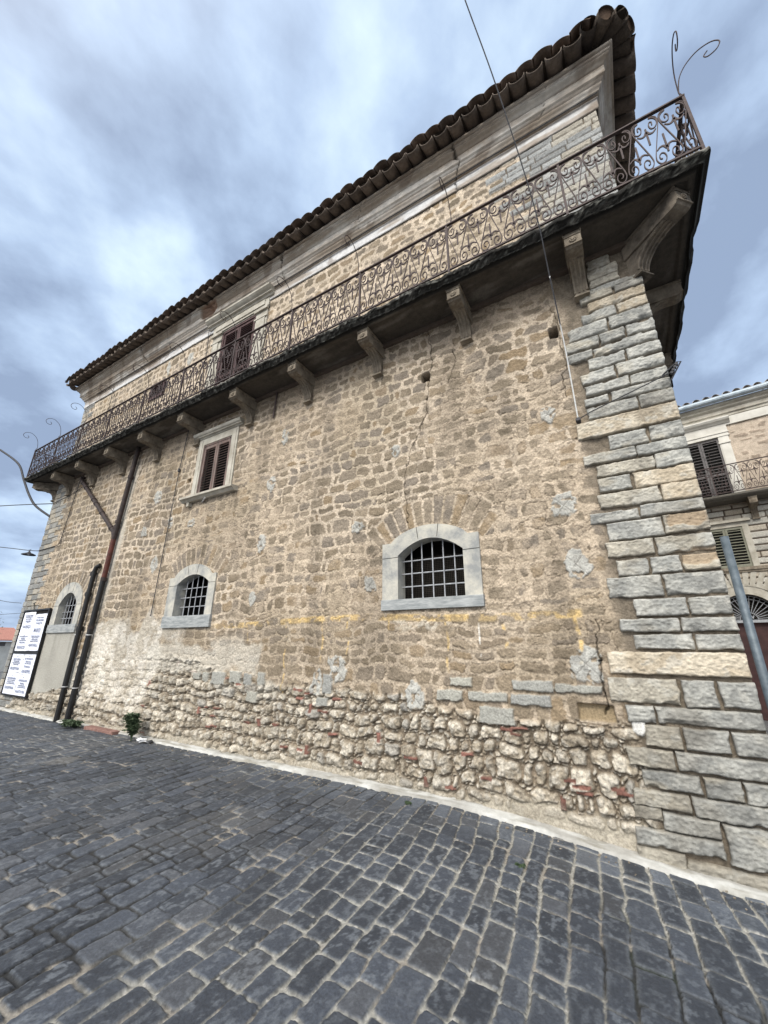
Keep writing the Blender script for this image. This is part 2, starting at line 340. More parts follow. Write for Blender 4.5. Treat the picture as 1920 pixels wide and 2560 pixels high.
# window openings as (x0,x1,z0,z1,arch rise)
OPEN=[(-2.63,-1.64,2.22,2.83,.20),(-7.71,-6.69,2.16,2.78,.19),(-12.83,-11.80,2.10,2.66,.28),(-7.60,-6.65,4.72,5.93,0),(-7.60,-6.38,6.6,9.13,0),(-10.62,-9.90,8.14,8.66,0)]
ARCH=[(-2.13,2.22,.95,.80),(-7.2,2.15,.95,.80),(-12.3,2.05,.95,.95)]
def wallfield(X,Z):
    """height (metres out of the wall) and colour for the street front"""
    s=X.shape; H=np.zeros(s,np.float32); C=np.zeros(s+(3,),np.float32)
    w1=(fbm(X*2.2,Z*2.2,3,1)-.5)*.20; w2=(fbm(X*1.6,Z*1.9,3,2)-.5)*.19
    e1=(fbm(X*8,Z*8,3,3)-.5)*.11; e2=(fbm(X*8,Z*8,3,4)-.5)*.085
    U=X+w1+e1*.6; V=Z+w2+e2*.6
    up=ss(6.6,6.7,Z)                          # upper floor: flatter stones, wide pointing
    ids,du,dv,sw,sh,cu,cv=courses(U,V,.168,.255,31,.32,.50)
    smear=ss(.42,.62,fbm(X*.5+.2,Z*.6,3,55)+.17*ss(3.0,5.2,Z)*ss(-7.5,-4.5,X)*ss(6.7,6.5,Z)-.2*up-.10*ss(-8,-10,X)-.25*ss(2.1,1.7,Z))
    ins=.011+.020*h1(ids,1)+.012*up+.010*smear
    d=rbox(cu,cv,sw,sh,ins,.04)+(fbm(X*15,Z*20,4,8,.62)-.5)*.060+(fbm(X*60,Z*60,2,9)-.5)*.014
    # relieving arches over the three barred windows
    for (xc,zc,r1,r2) in ARCH:
        rr=np.hypot(X-xc+e1*.5,Z-(zc-.10)+e2*.5); an=np.arctan2(X-xc,Z-(zc-.10))
        a0=.115; k=np.floor(an/a0+.5); da=(an/a0+.5-k-.5)*a0*rr
        ra,rb=1.10,1.10+.36+.10*h1(k.astype(np.int64)+50,3)
        inn=(rr>ra-.03)&(rr<rb+.03)&(np.abs(an)<.74)
        da_=rbox(da,rr-(ra+rb)/2,a0*rr,rb-ra,.014,.02)+(fbm(X*18,Z*18,4,8,.6)-.5)*.045
        d=np.where(inn,da_,d); ids=np.where(inn,(k+7000+xc*10).astype(np.int64),ids)
        cv=np.where(inn,rr-(ra+rb)/2,cv); smear=np.where(inn,smear*.5+.25,smear)
    stn=ss(-.003,.009,d)*(1-.62*smear*ss(.35,.65,fbm(X*6,Z*8,3,60)))
    rgm=ss(.030,.0,np.abs(fbm(X*5,Z*9,4,131)-.5))
    n3=fbm(X*14,Z*18,4,10); n4=fbm(X*45,Z*45,3,11)
    hs=.014+.005*h1(ids,2)+(n3-.5)*.012+(n4-.5)*.009+.006*(fbm(X*3,Z*34,2,41)-.5)
    hm=.013+(fbm(X*12,Z*14,4,12,.6)-.5)*.026+(n4-.5)*.016+.005*smear-.010*rgm
    H=hs*stn+hm*(1-stn)
    sc=np.array([.232,.190,.140],np.float32)*(.72+.50*h1(ids,3))[...,None]
    sc=mix(sc,(.205,.175,.145),ss(.5,.9,h1(ids,4))*.8); sc=mix(sc,(.30,.215,.125),ss(.72,.95,h1(ids,5))*.5)
    sc=sc*(.80+.42*n3+.25*(n4-.5))[...,None]
    mc=np.array([.53,.445,.35],np.float32)*(.60+.66*fbm(X*8,Z*8,4,14)+.40*(n4-.5))[...,None]
    mc=mix(mc,(.40,.335,.25),ss(.5,.7,fbm(X*.8,Z*.8,3,15))*.7)
    mc=mix(mc,(.34,.265,.185),smear*.40)
    rg1=ss(.030,.0,np.abs(fbm(X*5,Z*9,4,131)-.5))*(.35+.65*smear); mc=mc*(1-.45*rg1)[...,None]
    C=sc*stn[...,None]+mc*(1-stn)[...,None]
    crev=ss(.008,.0,np.abs(d-.001))*ss(.50,.70,fbm(X*3,Z*3,3,66)); C=C*(1-.55*crev*ss(.42,.60,n3+.08))[...,None]; H=H-.012*crev
    # soot brown zone just over the rubble
    bz=ss(2.2,1.7,Z)*ss(-9,-7.4,X); C=mix(C,(.235,.185,.13),bz*.42*(1-stn*.3))
    # ---------------- rubble base
    top=1.12+.22*(fbm(X*1.1,X*0,3,20)-.5)+.28*ss(-5.5,-7,X)-.22*ss(-3.0,-1.4,X)+.10*ss(-1.2,-.6,X)
    rub=ss(.0,.06,top-Z+(fbm(X*6,Z*6,3,21)-.5)*.16)
    U2=X+(fbm(X*4,Z*4,3,22)-.5)*.12; V2=Z+(fbm(X*3.5,Z*3.5,3,23)-.5)*.14
    ia,du_,dv_,sw_,sh_,cu_,cv_=courses(U2,V2+(fbm(X*1.6,Z*1.6,2,24)-.5)*.10,.172,.205,57,.34,.50)
    da=rbox(cu_,cv_,sw_,sh_,.010+.014*h1(ia,7),.040)+(fbm(X*12,Z*12,4,25,.6)-.5)*.048
    ib,db,fb=voro(U2+3,V2,.075,.050,6); db=(db-.010+(fbm(X*30,Z*30,3,125)-.5)*.02)
    isb=da>-.006; fil=(~isb)&(da<-.010)
    dd=np.where(isb,da,np.where(fil,np.minimum(db,-da-.004),-.01)); ii=np.where(isb,ia,ib+99999); ff=np.where(isb,.35,.75)
    big=isb.astype(np.float32)
    rs=ss(-.003,.012,dd); rn=fbm(X*13,Z*13,4,26); rn2=fbm(X*34,Z*34,4,27,.6)
    rdg=np.abs(fbm(X*9+h1(ii,8)*9,Z*9,4,127,.6)-.5)
    rh=rs*((.034+.024*h1(ii,2))*(.45+.55*big)+.012*ss(0,.05,dd)*big-rdg*.11)+(rn-.5)*.040*rs+(rn2-.5)*.040-.020*(1-rs)
    rc=np.array([.46,.415,.345],np.float32)*(.66+.55*h1(ii,3))[...,None]
    rc=mix(rc,(.54,.50,.43),ss(.48,.62,rn2)*.60); rc=mix(rc,(.27,.225,.165),ss(.54,.38,rn)*.70); rc=rc*(1-.35*ss(.05,.0,rdg)*big)[...,None]
    rc=mix(rc,(.26,.25,.23),ss(.93,.97,h1(ii,4))*.7)
    rm=np.array([.25,.205,.155],np.float32)*(.35+.95*fbm(X*9,Z*9,4,28))[...,None]
    low=ss(.22,.02,Z+(fbm(X*3,X*0,2,29)-.5)*.25-.0*X); rm=mix(rm,(.34,.31,.25),low)
    rcol=rc*rs[...,None]+rm*(1-rs)[...,None]
    # brick shims
    bl=[(-7.25,1.32),(-6.79,1.19),(-5.85,1.12),(-5.55,1.04),(-8.36,.91),(-8.07,.95),(-8.43,.73),(-8.16,.54),(-6.29,.65),(-6.03,.65),(-6.48,.59),(-6.12,.53),(-6.19,.37),(-6.04,.39),(-5.29,.51),(-5.03,.53),(-4.69,.53),(-4.29,1.02),(-4.08,.99),(-4.25,.91),(-4.03,.79),(-3.81,.77),(-3.58,.94),(-4.48,.27),(-4.17,.27),(-4.06,.28),(-3.62,.51),(-1.29,.79),(-1.2,.75),(-1.15,.81),(-2.26,.16),(-1.96,.15),(-.72,.4),(-.62,.36),(-.6,.31),(-.8,.19),(-.31,.39),(-.24,.36),(-8.0,.10),(-7.95,.06),(-2.9,.55),(-2.45,.38),(-3.2,.24),(-1.75,.50),(-1.55,.30)]
    for q,(bx_,bz_) in enumerate(bl):
        vert=(q*7)%5==0; hw_,hh_=(.028,.055) if vert else (.055+.03*((q*3)%4)/3,.0165); an=.10*(((q*5)%7)-3)/3
        lx=(X-bx_)*math.cos(an)+(Z-bz_)*math.sin(an); lz=-(X-bx_)*math.sin(an)+(Z-bz_)*math.cos(an)
        bm=ss(-.003,.004,np.minimum(hw_-np.abs(lx),hh_-np.abs(lz))+(fbm(X*20,Z*20,3,35)-.5)*.022)
        if bm.max()<=0: continue
        tn=.75+.5*((q*11)%7)/6; rcol=rcol*(1-bm)[...,None]+np.array([.19*tn,.095*tn,.075*tn],np.float32)*(.7+.6*n3)[...,None]*bm[...,None]; rh=rh*(1-bm)+.040*bm
    # cement skim low down
    sk=low*ss(.40,.55,fbm(X*2,Z*4,3,36)+.20*ss(-5.5,-3.5,X)-.2*ss(-1.3,-.6,X)); rh=rh*(1-sk*.85)+.015*sk; rcol=mix(rcol,(.36,.325,.265),sk*.75)
    H=H*(1-rub)+(rh)*rub; C=C*(1-rub[...,None])+rcol*rub[...,None]
    # pale lime plaster remains on the left
    pa=ss(.46,.56,fbm(X*1.3,Z*1.3,3,45)+.55*ss(.0,.8,1-np.hypot((X+9.6)/2.0,(Z-1.35)/1.15))-.12)
    pa=pa*ss(2.6,2.0,Z)*ss(-6.9,-7.9,X)*ss(.25,.6,Z)
    pc=mix(np.zeros(s+(3,),np.float32)+np.array([.41,.37,.31],np.float32),(.54,.50,.44),ss(.4,.6,fbm(X*5,Z*5,4,46))); pc=mix(pc,(.30,.26,.20),ss(.60,.72,fbm(X*12,Z*12,4,47))*.7)
    C=mix(C,0,pa)+pc*pa[...,None]; H=H*(1-pa*.7)+pa*(.018+(n3-.5)*.03)
    # white lime band at rubble top left
    lb=ss(.50,.62,fbm(X*2.2,Z*2.2,3,48)+.22*ss(.5,.0,np.abs(Z-1.42)/1.0+np.abs(X+7.3)/6)) *ss(-4.2,-5.2,X)*ss(1.9,1.55,Z)*ss(.7,1.0,Z); C=mix(C,(.52,.49,.43),lb*.6)
    # smooth grey cement under the left window
    q=np.minimum(np.minimum(X+13.75,-11.35+.25*(1.9-Z)-X),np.minimum(1.98-Z,Z-.45-.22*ss(-13.2,-11.5,X)))+(fbm(X*3,Z*3,3,49)-.5)*.22
    q=ss(.0,.03,q); gc_=np.array([.37,.355,.315],np.float32)*(.78+.36*fbm(X*2.2,Z*2.2,4,50))[...,None]
    C=C*(1-q[...,None])+gc_*q[...,None]; H=H*(1-q)+q*(.022+(fbm(X*4,Z*4,3,51)-.5)*.006)
    # grout strip behind the drain pipes
    gp=ss(.30,.10,np.abs(X-(-10.75+.06*(Z-2)))-.05+(fbm(X*4,Z*4,3,52)-.5)*.25)*ss(6.4,5.8,Z)*ss(2.0,3.0,Z)
    C=mix(C,(.47,.44,.385),gp*.75); H=H*(1-gp*.6)+.02*gp
    # cement patches with crossed score marks
    for (px,pz,pw,ph) in ((-.43,4.43,.10,.13),(-.40,3.19,.15,.17),(-.37,2.5,.14,.16),(-.42,1.47,.17,.17),(-3.58,1.31,.19,.2),(-2.4,1.05,.17,.17),(-3.32,3.36,.12,.12),(-2.65,4.49,.09,.11),(-5.31,4.51,.11,.14),(-3.08,2.45,.12,.13),(-5.06,5.44,.10,.17),(-5.4,3.36,.12,.17),(-5.46,2.41,.10,.12),(-9.1,5.0,.17,.20),(-8.7,3.3,.16,.2),(-8.4,4.2,.12,.16),(-9.4,4.15,.16,.13),(-3.95,1.15,.10,.2),(-7.6,4.1,.14,.1),(-9.9,9.0,.11,.22),(-8.9,8.9,.12,.2)):
        mm=ss(.0,.14,1-np.sqrt(((X-px)/pw)**2+((Z-pz)/ph)**2)+(fbm(X*9,Z*7,4,53,.6)-.5)*1.25)*ss(.30,.42,fbm(X*16,Z*16,3,153))
        if mm.max()<=0: continue
        C=C*(1-.85*mm)[...,None]+(np.array([.40,.40,.375],np.float32)*(.65+.7*n3)[...,None])*(.85*mm)[...,None]; H=H*(1-mm*.8)+mm*(.030+(n3-.5)*.02)
        for sg in (-1,1):
            ln=ss(.006,.001,np.abs((X-px)*ph-sg*(Z-pz)*pw)/math.hypot(pw,ph))*mm; C=C*(1-.4*ln)[...,None]; H=H-.007*ln
    # dressed grey blocks set in the rubble
    for (x0,x1,z0,z1) in ((-1.92,-1.64,1.19,1.29),(-1.19,-.77,1.18,1.29),(-.74,-.30,1.185,1.27),(-2.09,-1.76,1.03,1.15),(-1.57,-1.19,.83,1.0),(-6.75,-6.55,1.06,1.18),(-6.49,-6.33,1.04,1.19),(-6.25,-5.90,1.01,1.21),(-5.8,-5.52,1.05,1.23),(-5.46,-5.27,1.04,1.21),(-5.14,-4.97,1.05,1.24),(-5.35,-5.11,.79,.96),(-3.83,-3.66,1.0,1.26),(-3.93,-3.72,.83,.95),(-1.70,-1.25,1.05,1.15),(-1.22,-.80,1.04,1.15)):
        mm=ss(-.004,.010,np.minimum(np.minimum(X-x0,x1-X),np.minimum(Z-z0,z1-Z))+(fbm(X*10,Z*10,4,54,.6)-.5)*.045)
        tone=(x0*7.3)%1; bc=np.array([.27+.08*tone,.27+.07*tone,.255+.04*tone],np.float32)
        C=C*(1-mm[...,None])+bc*(.78+.4*n3)[...,None]*mm[...,None]; H=H*(1-mm)+mm*(.05+.01*(n4-.5))
    # the hollowed sandstone block and putlog holes
    for (x0,x1,z0,z1,dp,cl) in ((-.56,-.22,.93,1.10,-.05,(.30,.235,.15)),(-2.17,-2.02,5.56,5.75,-.22,(.10,.08,.06)),(-.27,-.15,5.54,5.73,-.22,(.16,.14,.12)),(-8.03,-7.9,5.1,5.2,-.05,(.1,.08,.06))):
        mm=ss(0,.02,np.minimum(np.minimum(X-x0,x1-X),np.minimum(Z-z0,z1-Z))+(fbm(X*12,Z*12,2,56)-.5)*.02)
        C=mix(C,cl,mm); H=H*(1-mm)+mm*dp
    # faded yellow paint line with drips
    yl=ss(.045,.015,np.abs(Z-(1.99+.03*np.sin(X*1.3)))-.012)*ss(-6.6,-6.0,X)*ss(-.36,-.42,X)*(1-ss(-3.0,-2.9,X)*ss(-1.45,-1.55,X)*ss(2.02,1.98,Z+.04)*0)
    for (lx,lz,lw) in ((-.45,1.5,.030),(-1.22,1.40,.030),(-1.93,1.38,.022),(-2.75,1.62,.018),(-3.44,1.45,.020),(-3.9,1.38,.022),(-4.62,.9,.020),(-5.5,1.62,.018)):
        yl=np.maximum(yl,ss(lw,lw*.3,np.abs(X-lx+.015*np.sin(Z*14)))*ss(lz-.1,lz+.15,Z)*ss(2.03,1.98,Z))
    yl=yl*ss(.40,.58,fbm(X*8,Z*11,4,57,.6))*(.45+.55*(1-stn)); C=mix(C,(.62,.44,.19),yl*.80)
    wl=ss(.016,.004,np.abs(X+1.52))*ss(1.4,1.6,Z)*ss(1.95,1.8,Z)*.7*ss(.48,.56,fbm(X*12,Z*12,3,58)); C=mix(C,(.75,.72,.66),wl)
    wl=ss(.45,.60,fbm(X*9,Z*9,3,59)+.25*ss(.5,0,np.abs(X+2.3)/.5+np.abs(Z-1.90)/.10))*ss(.5,.4,np.abs(X+2.3))*ss(.10,.04,np.abs(Z-1.90)); C=mix(C,(.62,.58,.5),wl*.4)
    # darker brown band towards the balcony, then streaked stains
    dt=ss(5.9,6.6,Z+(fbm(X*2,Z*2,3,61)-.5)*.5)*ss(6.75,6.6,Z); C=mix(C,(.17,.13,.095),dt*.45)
    stk=ss(.50,.72,fbm(X*2.6,Z*.35,4,160)+.06*ss(4.5,6.5,Z))*ss(1.0,1.6,Z)*(1-up); C=C*(1-.24*stk)[...,None]
    C=C*(.86+.28*fbm(X*.6,Z*.7,3,161))[...,None]
    # structural cracks
    for pts,wd in (([(-2.0,6.55),(-1.98,5.9),(-2.05,5.5),(-2.08,5.0),(-2.42,4.4),(-2.5,3.9),(-2.45,3.3)],.0085),([(-1.62,6.1),(-1.6,5.7),(-1.72,5.4)],.007),([(-.22,6.1),(-.12,5.7),(-.14,5.1),(-.2,4.6)],.006),([(-.26,1.9),(-.30,1.5),(-.27,1.2),(-.32,1.0)],.012),([(-10.0,6.3),(-10.3,5.6),(-10.35,5.0),(-10.5,4.4)],.02)):
        for (a,b_) in zip(pts[:-1],pts[1:]):
            ax,az=a; bx,bz=b_; L2=(bx-ax)**2+(bz-az)**2
            wx_=X+(fbm(X*10,Z*10,3,62)-.5)*.10
            t_=np.clip(((wx_-ax)*(bx-ax)+(Z-az)*(bz-az))/L2,0,1)
            dist=np.hypot(wx_-ax-t_*(bx-ax),Z-az-t_*(bz-az)); k=ss(wd,wd*.3,dist); C=C*(1-.75*k)[...,None]; H=H-.02*k
    # ---------------- ashlar: left corner and upper right corner
    for which in (0,1):
        if which==0:
            e=.80+.28*((np.floor((Z+.02)/.17).astype(int)%2)); reg=ss(0,.02,(-15.2+e+.12*(h1(np.floor(Z/.17).astype(np.int64)+40,2)-.5))-X)*ss(6.6,6.5,Z)
            reg=np.maximum(reg,ss(0,.02,(-14.15-.3*(np.floor(Z/.17)%2)-X))*ss(6.6,6.7,Z)); hh,ww=.17,.36; cA=(.25,.25,.24)
        else:
            row=np.floor((Z-6.68)/.125).astype(np.int64); e=.95+.35*(row%2)+.5*h1(row+9,5)*ss(7.6,8.8,Z); reg=ss(0,.015,X-(.86-e))*ss(6.66,6.68,Z); hh,ww=.125,.50; cA=(.30,.305,.30)
        if reg.max()<=0: continue
        ai,adu,adv,asw,ash,acu,acv=courses(X+e1*.12,Z-6.68+40*hh+e2*.12,hh,ww,70+which,.0 if which else .08,.3)
        da=rbox(acu,acv,asw,ash,.005,.008)+(fbm(X*14,Z*14,2,71)-.5)*.012; am=ss(-.002,.006,da)
        ac=np.array(cA,np.float32)*(.76+.45*h1(ai,1))[...,None]*(.8+.4*fbm(X*6,Z*40,3,72))[...,None]; ac=mix(ac,(.42,.37,.29),ss(.6,.8,h1(ai,4))*.6)
        ac=ac*am[...,None]+np.array([.16,.13,.10],np.float32)*(1-am)[...,None]
        C=C*(1-reg[...,None])+ac*reg[...,None]; H=H*(1-reg)+reg*(.028*am+.006*h1(ai,2)+(n4-.5)*.01*am)
    # bedding mortar behind the quoin blocks
    qb=ss(-.16,.02,X+(fbm(X*6,Z*6,2,80)-.5)*.10)*ss(6.7,6.6,Z); qc=np.array([.185,.155,.12],np.float32)*(.5+.9*fbm(X*10,Z*10,4,81))[...,None]
    C=C*(1-qb[...,None])+qc*qb[...,None]; H=H*(1-qb)+qb*(-.012+(n3-.5)*.02)
    mm=ss(.0,.2,1-np.sqrt(((X+.045)/.062)**2+((Z-.93)/.095)**2)+(fbm(X*14,Z*14,3,83)-.5)*.5); C=mix(C,(.62,.61,.58),mm); H=H*(1-mm)+mm*.03
    return H,C
wx_=np.unique(np.round(np.concatenate([grow(-3.4,BX[1],.0082,.0078),grow(-3.4,BX[0],.0082,.027,.85)]),5))
wz_=np.unique(np.round(np.concatenate([np.arange(-.30,6.7,.0098),grow(6.7,ZF+.2,.012,.020)]),5))
X,Z=np.meshgrid(wx_,wz_,indexing='ij'); X=X.astype(np.float32); Z=Z.astype(np.float32)
H,C=wallfield(X,Z)
keep=np.ones((len(wx_)-1,len(wz_)-1),bool); xm=(X[:-1,:-1]+X[1:,1:])/2; zm=(Z[:-1,:-1]+Z[1:,1:])/2
for (x0,x1,z0,z1,ar) in OPEN:
    t_=np.clip((xm-(x0+x1)/2)/((x1-x0)/2),-1,1); topz=z1+ar*(1-t_**2) if ar else z1
    keep&=~((xm>x0-.03)&(xm<x1+.03)&(zm>z0-.03)&(zm<topz+.03))
keep&=~((xm<UL)&(zm>6.72))
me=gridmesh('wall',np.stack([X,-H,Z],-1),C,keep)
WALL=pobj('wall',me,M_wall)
del X,Z,H,C,keep,xm,zm
# other sides of the building (plain masonry), behind the front
mb=MB(); DP=11.0
mb.add([(BX[1]-.005,.05,-.3),(BX[1]-.005,DP,-.3),(BX[1]-.005,DP,ZF),(BX[1]-.005,.05,ZF)],[(0,1,2,3)],(.28,.22,.16))
mb.add([(UL+.005,.0,6.6),(UL+.005,DP,6.6),(UL+.005,DP,ZF),(UL+.005,.0,ZF)],[(0,1,2,3)],(.28,.26,.22))
mb.add([(BX[0]+.005,.0,-.3),(BX[0]+.005,DP,-.3),(BX[0]+.005,DP,6.7),(BX[0]+.005,.0,6.7)],[(0,1,2,3)],(.28,.26,.22))
mb.add([(UL,DP,-.3),(BX[1],DP,-.3),(BX[1],DP,ZF),(UL,DP,ZF)],[(0,1,2,3)],(.28,.22,.16))
pb(mb,'side_wall',M_wall)
# ---- corner quoins
QU=[(0.33,0.57,6.38,6.53,1),(0.31,0.64,6.21,6.36,1),(0.31,0.63,6.09,6.19,1),(0.28,0.86,6.0,6.07,0),(0.17,0.53,5.9,5.99,1),(0.57,0.86,5.89,5.98,0),(0.24,0.86,5.73,5.86,2),(0.15,0.51,5.58,5.71,0),(0.55,0.86,5.57,5.70,2),(-0.04,0.39,5.38,5.55,0),(0.43,0.86,5.38,5.54,0),(-0.09,0.27,5.21,5.34,0),(0.3,0.55,5.21,5.34,0),(0.59,0.86,5.2,5.34,0),(-0.1,0.17,5.06,5.17,0),(0.2,0.86,5.05,5.16,0),(0.13,0.5,4.88,5.02,0),(0.54,0.86,4.88,5.01,0),(0.02,0.37,4.70,4.84,0),(0.41,0.86,4.69,4.84,0),(0.04,0.49,4.53,4.65,0),(0.52,0.86,4.52,4.64,0),(0.29,0.86,4.38,4.49,0),(0.01,0.25,4.39,4.48,0),(0.02,0.51,4.21,4.35,0),(0.55,0.86,4.2,4.35,0),(-0.13,0.86,3.97,4.17,2),(0.17,0.53,3.77,3.93,0),(0.58,0.86,3.77,3.94,0),(-0.11,0.39,3.63,3.74,0),(0.42,0.86,3.63,3.74,0),(0,0.54,3.46,3.59,1),(0.57,0.86,3.45,3.60,0),(-0.01,0.29,3.28,3.43,0),(0.34,0.86,3.27,3.43,2),(-0.03,0.52,3.09,3.24,1),(0.56,0.86,3.08,3.24,2),(-0.15,0.3,2.93,3.03,0),(0.33,0.86,2.94,3.05,0),(0,0.48,2.72,2.90,0),(0.51,0.86,2.73,2.91,1),(-0.04,0.37,2.54,2.69,1),(0.41,0.86,2.53,2.69,0),(0.02,0.28,2.34,2.49,0),(0.32,0.55,2.34,2.49,0),(0.59,0.86,2.35,2.49,1),(-0.09,0.36,2.12,2.31,0),(0.4,0.86,2.12,2.31,0),(0.11,0.52,1.93,2.08,0),(0.56,0.86,1.93,2.08,0),(-0.05,0.42,1.78,1.89,0),(0.46,0.86,1.78,1.89,0),(0.06,0.51,1.62,1.74,0),(0.55,0.86,1.62,1.74,0),(-0.2,0.86,1.39,1.58,2),(-0.24,0.31,1.14,1.34,1),(0.36,0.58,1.13,1.34,0),(0.63,0.86,1.14,1.34,0),(-0.13,0.08,0.97,1.10,0),(0.12,0.86,0.98,1.10,0),(-0.01,0.25,0.78,0.94,1),(0.3,0.59,0.78,0.94,0),(0.64,0.86,0.78,0.94,0),(-0.18,0.17,0.61,0.74,1),(0.21,0.86,0.61,0.74,0),(-0.08,0.32,0.45,0.57,0),(0.36,0.59,0.44,0.57,0),(0.63,0.86,0.43,0.57,0),(-0.18,0.22,0.30,0.41,1),(0.26,0.86,0.28,0.41,0),(-0.2,0.0,0.20,0.29,1),(0.02,0.39,0.15,0.26,0),(0.43,0.86,-0.02,0.25,0),(-0.22,0.38,0.01,0.12,0),(-0.22,0.10,-.22,-0.02,1),(0.13,0.86,-.34,-0.06,1)]
QV=[];QF=[];QC=[]; nb=0
QTONE={0:((.25,.25,.235),(.385,.38,.35)),1:((.275,.255,.215),(.39,.36,.30)),2:((.36,.305,.23),(.47,.415,.33))}
for k,(x0,x1,z0,z1,tn) in enumerate(QU):
    z0-=.006; z1+=.011; x0-=.010; x1+=(.010 if x1<.85 else 0)
    w=x1-x0; h=z1-z0; nx=max(6,int(w/.0085)); nz=max(6,int(h/.008))
    u=np.linspace(0,1,nx+1)*w; v=np.linspace(0,1,nz+1)*h
    UU,VV=np.meshgrid(u,v,indexing='ij')
    corner=x1>=.85
    dl=UU; dr=(w-UU) if not corner else np.full_like(UU,1.); db=VV; dt=h-VV
    e_=np.minimum(np.minimum(dl,dr),np.minimum(db,dt))
    rad=.016; prot=.034+.014*random.random()+(.012 if z0<1.4 else 0)
    gxw=x0+UU; gzw=z0+VV
    edge=np.where(e_<rad,rad-np.sqrt(np.maximum(rad**2-(rad-np.minimum(e_,rad))**2,0)),0)
    n=fbm(gxw*7,gzw*7,4,90+k*.0); st_=fbm(gxw*4+gzw*6,gzw*46+k*3.1,3,91) ; pk=fbm(gxw*45,gzw*60,3,92)
    rgh=(n-.5)*.014+(st_-.5)*(.010 if tn!=2 else .004)+(pk-.5)*.020
    chip=ss(.62,.74,fbm(gxw*5,gzw*5,3,93+k*.37))*ss(.05,.0,e_)*.03
    if z0>2.3 and z0<3.1 and corner: 
        ch=ss(.0,.25,1-np.sqrt(((gxw-.72)/.20)**2+((gzw-(2.86 if z0<2.92 and z0>2.6 else 2.48))/.10)**2)+(fbm(gxw*9,gzw*9,3,94)-.5)*.8); chip=chip+ch*.03
    else: ch=np.zeros_like(UU)
    Yp=-(prot)+edge*1.1-rgh+chip
    # irregular outline
    ox=np.where(dl<.05,(1-dl/.05),0)*(fbm(gzw*14,gxw*0+k,2,95)-.5)*.03 - (0 if corner else 1)*np.where(w-UU<.05,(1-(w-UU)/.05),0)*(fbm(gzw*14,gxw*0+k+7,2,96)-.5)*.03
    oz=np.where(db<.04,1-db/.04,0)*(fbm(gxw*9,gzw*0+k,3,97)-.45)*.028-np.where(dt<.04,1-dt/.04,0)*(fbm(gxw*9,gzw*0+k+3,3,98)-.5)*.022
    if corner:
        ox=ox+np.where(w-UU<.03,1-(w-UU)/.03,0)*(fbm(gzw*11,gxw*0+k,3,99)-.5)*.020
        rr_=np.minimum(w-UU,.018); Yp=Yp+np.where(w-UU<.018,.010*(1-rr_/.018)**2,0)
    PX=gxw+ox; PZ_=gzw+oz
    # skirt back into the wall
    Pn=np.stack([PX,Yp,PZ_],-1)
    Pn=np.pad(Pn,((1,1),(1,1),(0,0)),mode='edge'); back=.05
    for a in (0,-1):
        Pn[a,:,1]=back; Pn[:,a,1]=back
    if corner: Pn[-1,:,1]=.28; Pn[-1,:,0]=BX[1]+.003
    c1,c2=QTONE[tn]; tone=random.uniform(.86,1.12)
    cf=ss(.35,.66,.25*st_+.75*n); cc=np.array(c1)[None,None]*(1-cf[...,None])+np.array(c2)[None,None]*cf[...,None]
    cc=cc*tone*(.74+.52*pk)[...,None]
    if tn!=2: cc=mix(cc,(.46,.41,.32),ss(.60,.80,fbm(gxw*3+k,gzw*5,3,100))*.5)
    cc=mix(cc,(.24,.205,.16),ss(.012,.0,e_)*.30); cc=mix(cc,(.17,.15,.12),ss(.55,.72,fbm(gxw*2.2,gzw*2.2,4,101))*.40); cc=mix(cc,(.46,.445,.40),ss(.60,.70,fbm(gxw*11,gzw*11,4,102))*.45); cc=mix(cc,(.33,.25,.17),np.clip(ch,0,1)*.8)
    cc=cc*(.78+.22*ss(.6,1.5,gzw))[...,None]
    cc=np.pad(cc,((1,1),(1,1),(0,0)),mode='edge')
    n_,m_=Pn.shape[:2]; ii=np.arange(n_*m_).reshape(n_,m_)+nb
    QF.append(np.stack([ii[:-1,:-1],ii[1:,:-1],ii[1:,1:],ii[:-1,1:]],-1).reshape(-1,4)); QV.append(Pn.reshape(-1,3)); QC.append(cc.reshape(-1,3)); nb+=n_*m_
def rawmesh(name,V,F,C):
    me=bpy.data.meshes.new(name); V=np.concatenate(V); F=np.concatenate(F); C=np.concatenate(C)
    me.vertices.add(len(V)); me.vertices.foreach_set('co',V.astype(np.float32).ravel()); me.loops.add(len(F)*4); me.loops.foreach_set('vertex_index',F.astype(np.int32).ravel())
    me.polygons.add(len(F)); me.polygons.foreach_set('loop_start',np.arange(0,len(F)*4,4,dtype=np.int32)); me.polygons.foreach_set('loop_total',np.full(len(F),4,np.int32)); me.update(calc_edges=True)
    me.polygons.foreach_set('use_smooth',np.ones(len(F),bool))
    ca=me.color_attributes.new('Col','FLOAT_COLOR','POINT'); c4=np.ones((len(V),4),np.float32); c4[:,:3]=np.clip(C,0,1); ca.data.foreach_set('color',c4.ravel())
    return me
pobj('corner_quoins',rawmesh('corner_quoins',QV,QF,QC),M_quoin)

